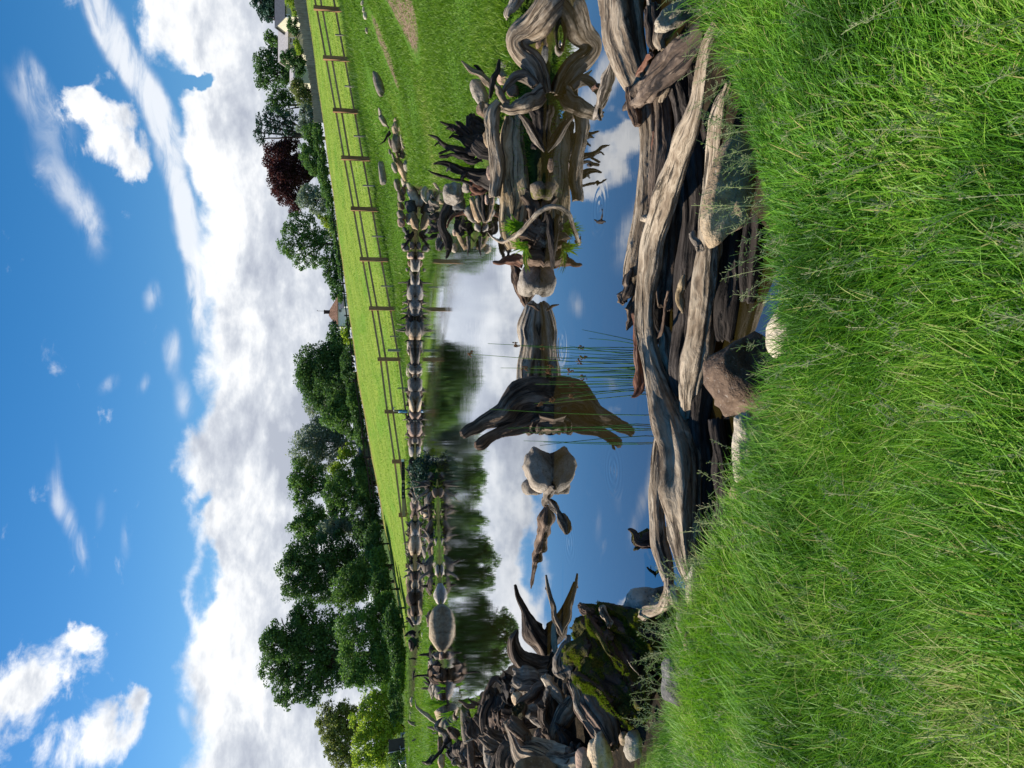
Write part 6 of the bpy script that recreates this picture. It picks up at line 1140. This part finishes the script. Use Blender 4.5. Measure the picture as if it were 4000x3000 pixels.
# ------------------------------------------------------------------ black board on a steel stand, left corner
yd = 34.0; c0 = at('w', 1310, 1175, yd); c1 = at('w', 1320, 810, yd); c2 = at('w', 1810, 720, yd); c3 = at('w', 1790, 1100, yd)
st = empty('board_stand', tuple(c3), 'black rectangular board leaning on grey steel tubes in the left corner', 'board')
mb = MB(); quadsolid(mb, [c0, c1, c2, c3], .05); mb.build('panel', flat('black_board', (.018, .018, .021), .5, .4), st)
def bars(lst, name, par, r=.022):
    for reg, X0, Y0, X1, Y1 in lst:
        mb = MB(); tube(mb, [at(reg, X0, Y0, yd - .1), at(reg, X1, Y1, yd - .1)], [r, r], ring=6, seg=2, jag=0, ridge=0, lump=0); mb.build(name, M['steel'], par, True)
bars([('w', 1300, 1185, 1660, 1120), ('w', 1640, 980, 1680, 1180), ('w', 1680, 1070, 2000, 975), ('w', 1820, 900, 1830, 1090)], 'tube', st)
s2 = empty('steel_frame', tuple(at('w', 1700, 1500, yd)), 'bare grey steel frame at the left picture edge', 'frame'); bars([('w', 1595, 1380, 1690, 1640), ('w', 1640, 1445, 1960, 1370), ('w', 1650, 1480, 1800, 1500), ('w', 1790, 1300, 1830, 1640)], 'tube', s2)
s3 = empty('steel_frame', tuple(at('w', 1680, 700, yd)), 'short grey steel frame to the right of the black board', 'frame'); bars([('w', 1680, 600, 1680, 745), ('w', 1690, 640, 1960, 560)], 'tube', s3, .03)

# ------------------------------------------------------------------ geese on the field
M['white'] = flat('white_feathers', (.72, .72, .70), .7, .2, .05); M['beak'] = flat('orange_beak', (.5, .2, .03), .6)
for i, (X, Y, lab) in enumerate([(1316, 303, 'white goose standing alone nearest the cottage'), (1352, 552, 'white goose by the end of the dark rails'), (1360, 612, 'rightmost white goose of the two close together'), (1362, 630, 'left white goose of the two close together'), (1368, 664, 'white goose farthest left under the round tree')]):
    c = at('c', X + 8, Y, 74.5); s = .17; z0 = c.z - .1
    mb = MB(); d_ = 1 if i % 2 else -1
    tube(mb, [(c.x - d_ * .30, c.y, z0 + .22), (c.x - d_ * .15, c.y, z0 + .2), (c.x + d_ * .1, c.y, z0 + .2), (c.x + d_ * .2, c.y, z0 + .28), (c.x + d_ * .24, c.y, z0 + .46), (c.x + d_ * .3, c.y, z0 + .5)], [.03, .13, .15, .08, .035, .045], ring=10, seg=16, jag=0, ridge=0, lump=0)
    g = mb.build('goose', M['white'], None, True); tag(g, lab, 'goose', 'white geese on the field')
    mb = MB(); mb.box((c.x + d_ * .35, c.y, z0 + .49), (.04, .015, .012)); mb.build('beak', M['beak'], g)

# ------------------------------------------------------------------ rushes and bright blades
def stems(mb, T, base, tip, bend, r0, r1, t):
    b, e = Vector(base), Vector(tip); m = (b + e) / 2 + Vector((bend, 0, 0)); C = catmull([b, m, e], 7); n0 = mb.n
    V = []; F = []; G = []
    for i, p in enumerate(C):
        rr = r0 + (r1 - r0) * i / 6
        for j in range(4):
            a = j * math.pi / 2; V.append((p[0] + math.cos(a) * rr, p[1] + math.sin(a) * rr, p[2]))
    for i in range(6):
        for j in range(4): k = (j + 1) % 4; F.append((i * 4 + j, i * 4 + k, i * 4 + 4 + k, i * 4 + 4 + j))
    mb.add(V, F); T += [t] * len(V); return C
def rush_clump():
    root = empty('rush_clump', tuple(onz('F', 620, 1480, 0)), 'clump of slender green rushes with brown flower tufts before the long log', 'rushes')
    mb = MB(); T = []; fl = MB(); tuft = []
    L = [(1305, 165, 1190, 0), (1335, 220, 1265, 0), (1375, -650, 1310, 1), (1395, -360, 1330, 1), (1345, -60, 1350, 0), (1415, 50, 1330, 1), (1430, -20, 1440, 0), (1450, 60, 1415, 1), (1470, 20, 1465, 1), (1490, -800, 1400, 2), (1505, -10, 1520, 0), (1515, -540, 1520, 1), (1530, -260, 1510, 1), (1545, -100, 1545, 1), (1560, -300, 1545, 1),
         (1570, -330, 1560, 0), (1585, -200, 1590, 0), (1600, 70, 1605, 1), (1620, -120, 1640, 0), (1640, -240, 1660, 0), (1655, -60, 1665, 1), (1665, -40, 1690, 0), (1690, -60, 1790, 1), (1705, -250, 1830, 1), (1720, -20, 1740, 0), (1740, -190, 1830, 2), (1930, -640, 1875, 0), (2000, -300, 2050, 0), (2010, -240, 2090, 0), (2050, -480, 2040, 0), (2060, -350, 2080, 0), (2105, -200, 2190, 0), (2180, -170, 2160, 0), (2170, -340, 2150, 0),
         (1420, -100, 1380, 0), (1455, -150, 1430, 0), (1480, 0, 1500, 0), (1525, 20, 1560, 0), (1610, 0, 1580, 0), (1575, 120, 1600, 0), (1540, 90, 1530, 0)]
    for (by, tx, ty, f) in L:
        y0 = 4.78 + RNG.uniform(-.12, .12); q = at('F', 640, by, y0); base = (q.x, q.y, -.05); tip = at('F', tx, ty, y0 + RNG.uniform(-.15, .25))
        C = stems(mb, T, base, tip, RNG.uniform(-.01, .01), .0030, .0014, float(np.clip(RNG.normal(.5, .25), 0, 1) if f < 2 else .9))
        if f: tuft.append((C[-1 if f == 2 else -2], .03)); 
    a = mb.build('stem', M['reed'], root, True); at_ = a.data.attributes.new('tint', 'FLOAT', 'POINT'); at_.data.foreach_set('value', np.array(T, np.float32)); a['kind'] = 'stuff'
    for p, s in tuft:
        for k in range(14):
            d = RNG.normal(size=3); d /= np.linalg.norm(d); q = np.array(p) + d * s * RNG.uniform(.2, .8) * (.9, .6, 1.1); fl.bar(tuple(p), tuple(q), .0008, .0008, (.3, .2, .9)); fl.box(tuple(q), (.0032, .0026, .005))
    o = fl.build('flower_tuft', flat('brown_florets', (.25, .12, .045), .8), root); o['kind'] = 'stuff'
rush_clump()
def blade_tuft(label, reg, X, Y, yd, tips, wpx, name='iris_tuft', tint=(.3, .8), n=1, spread=10, mat='iris'):
    V = []; F = []; T = []; b0 = at(reg, X, Y, yd); k = REG[reg][2] * mper(yd); vn = 0
    for tX, tY in tips:
        for _ in range(n):
            b = b0 + Vector((RNG.normal(0, spread * k), RNG.normal(0, spread * k), 0)); e = at(reg, tX + RNG.normal(0, spread * (n > 1)), tY + RNG.normal(0, spread * (n > 1)), yd + RNG.uniform(-.1, .1)); m = (b + e) / 2 + Vector((0, 0, (e - b).length * .12))
            C = catmull([b, m, e], 6); t = float(RNG.uniform(*tint)); w = wpx * k * RNG.uniform(.7, 1.2)
            for i, p in enumerate(C):
                ww = w * (1 - (i / 5) ** 2) + .0004; V += [(p[0], p[1] - ww * .3, p[2] - ww), (p[0], p[1] + ww * .3, p[2] + ww)] if abs((e - b).x) > abs((e - b).z) else [(p[0] - ww, p[1], p[2]), (p[0] + ww, p[1], p[2])]
            for i in range(5): F.append((vn + 2 * i, vn + 2 * i + 1, vn + 2 * i + 3, vn + 2 * i + 2))
            T += [t] * 12; vn += 12
    o = link_mesh(name, V, F, M[mat], attrs={'tint': ('FLOAT', T)}, smooth=False); return tag(o, label, 'plant')
blade_tuft('tuft of bright green blades behind the bent root', 'A', 1190, 540, 7.9, [(810, 470), (930, 430), (1040, 430), (1000, 480), (1080, 500), (1150, 470)], 9)
blade_tuft('fan of bright yellow-green reeds on the left, largest one', 's', 595, 600, 16.8, [(200, 540), (190, 640), (230, 700), (240, 600), (300, 560), (400, 515), (330, 640), (450, 560), (250, 770), (350, 760), (300, 830)], 7, n=4, spread=12)
blade_tuft('small reed fan between white twigs', 's', 585, 325, 17.3, [(455, 260), (430, 330), (480, 300), (500, 350)], 6, n=3, spread=8)
blade_tuft('low reed tuft right of the largest reed fan', 's', 580, 420, 17.0, [(440, 470), (480, 400), (520, 395), (450, 440)], 6, n=3, spread=8)
blade_tuft('green reed tuft under the largest fan', 's', 720, 760, 12.2, [(420, 870), (520, 900), (600, 880), (560, 800), (640, 760), (690, 900), (420, 810)], 5, n=4, spread=14)
blade_tuft('grass tuft on the upper side of the root clump', 'B', 1200, 300, 7.75, [(1030, 280), (1060, 230), (1010, 310), (1100, 220), (1120, 330), (1050, 340), (1080, 370)], 6, n=9, spread=16)
blade_tuft('grass tuft on the left of the root clump', 'B', 1240, 480, 7.6, [(1100, 430), (1130, 500), (1110, 460), (1180, 540), (1150, 410), (1250, 600), (1230, 690)], 6, n=7, spread=18, tint=(.2, 1))
blade_tuft('yellowing grass tuft between the two black root fans', 't', 2060, 1440, 9.1, [(1640, 1260), (1680, 1330), (1760, 1240), (1700, 1440), (1860, 1320), (1900, 1440), (1800, 1380)], 9, n=8, spread=40, tint=(.3, 1))
blade_tuft('grass tuft below the smaller black root', 't', 1960, 1640, 9.1, [(1640, 1600), (1660, 1659), (1720, 1620), (1800, 1659), (1700, 1700)], 9, n=6, spread=30, tint=(.3, 1))
blade_tuft('bright plant on the far right stone heap', 't', 150, 640, 27.4, [(60, 700), (90, 750), (230, 560), (150, 600), (100, 660)], 14, n=3, spread=20)
blade_tuft('small reeds among the far left shore stones', 'D', 330, 800, 27, [(260, 770), (250, 800), (270, 830), (290, 760)], 5, n=4, spread=10)
# dark fir branch lying on the spit
V = []; F = []; T = []; 
c = at('p', 1330, 800, 21.8); P_ = c + Vector((0, 0, 0)); n = 2600
q = RNG.normal(size=(n, 3)) * (.42, .22, .22) + np.array([c.x, c.y, .25]); q[:, 2] = np.abs(q[:, 2])
Vv, Ff, Tt = leaf_cloud([(c.x, c.y, .32)], [(.62, .3, .42)], 3200, .06, .3)
o = link_mesh('fir_branch', Vv, Ff, LM['conifer'], attrs={'tint': ('FLOAT', Tt)}, smooth=False); tag(o, 'dark green fir branch heaped on the tip of the spit', 'branch')
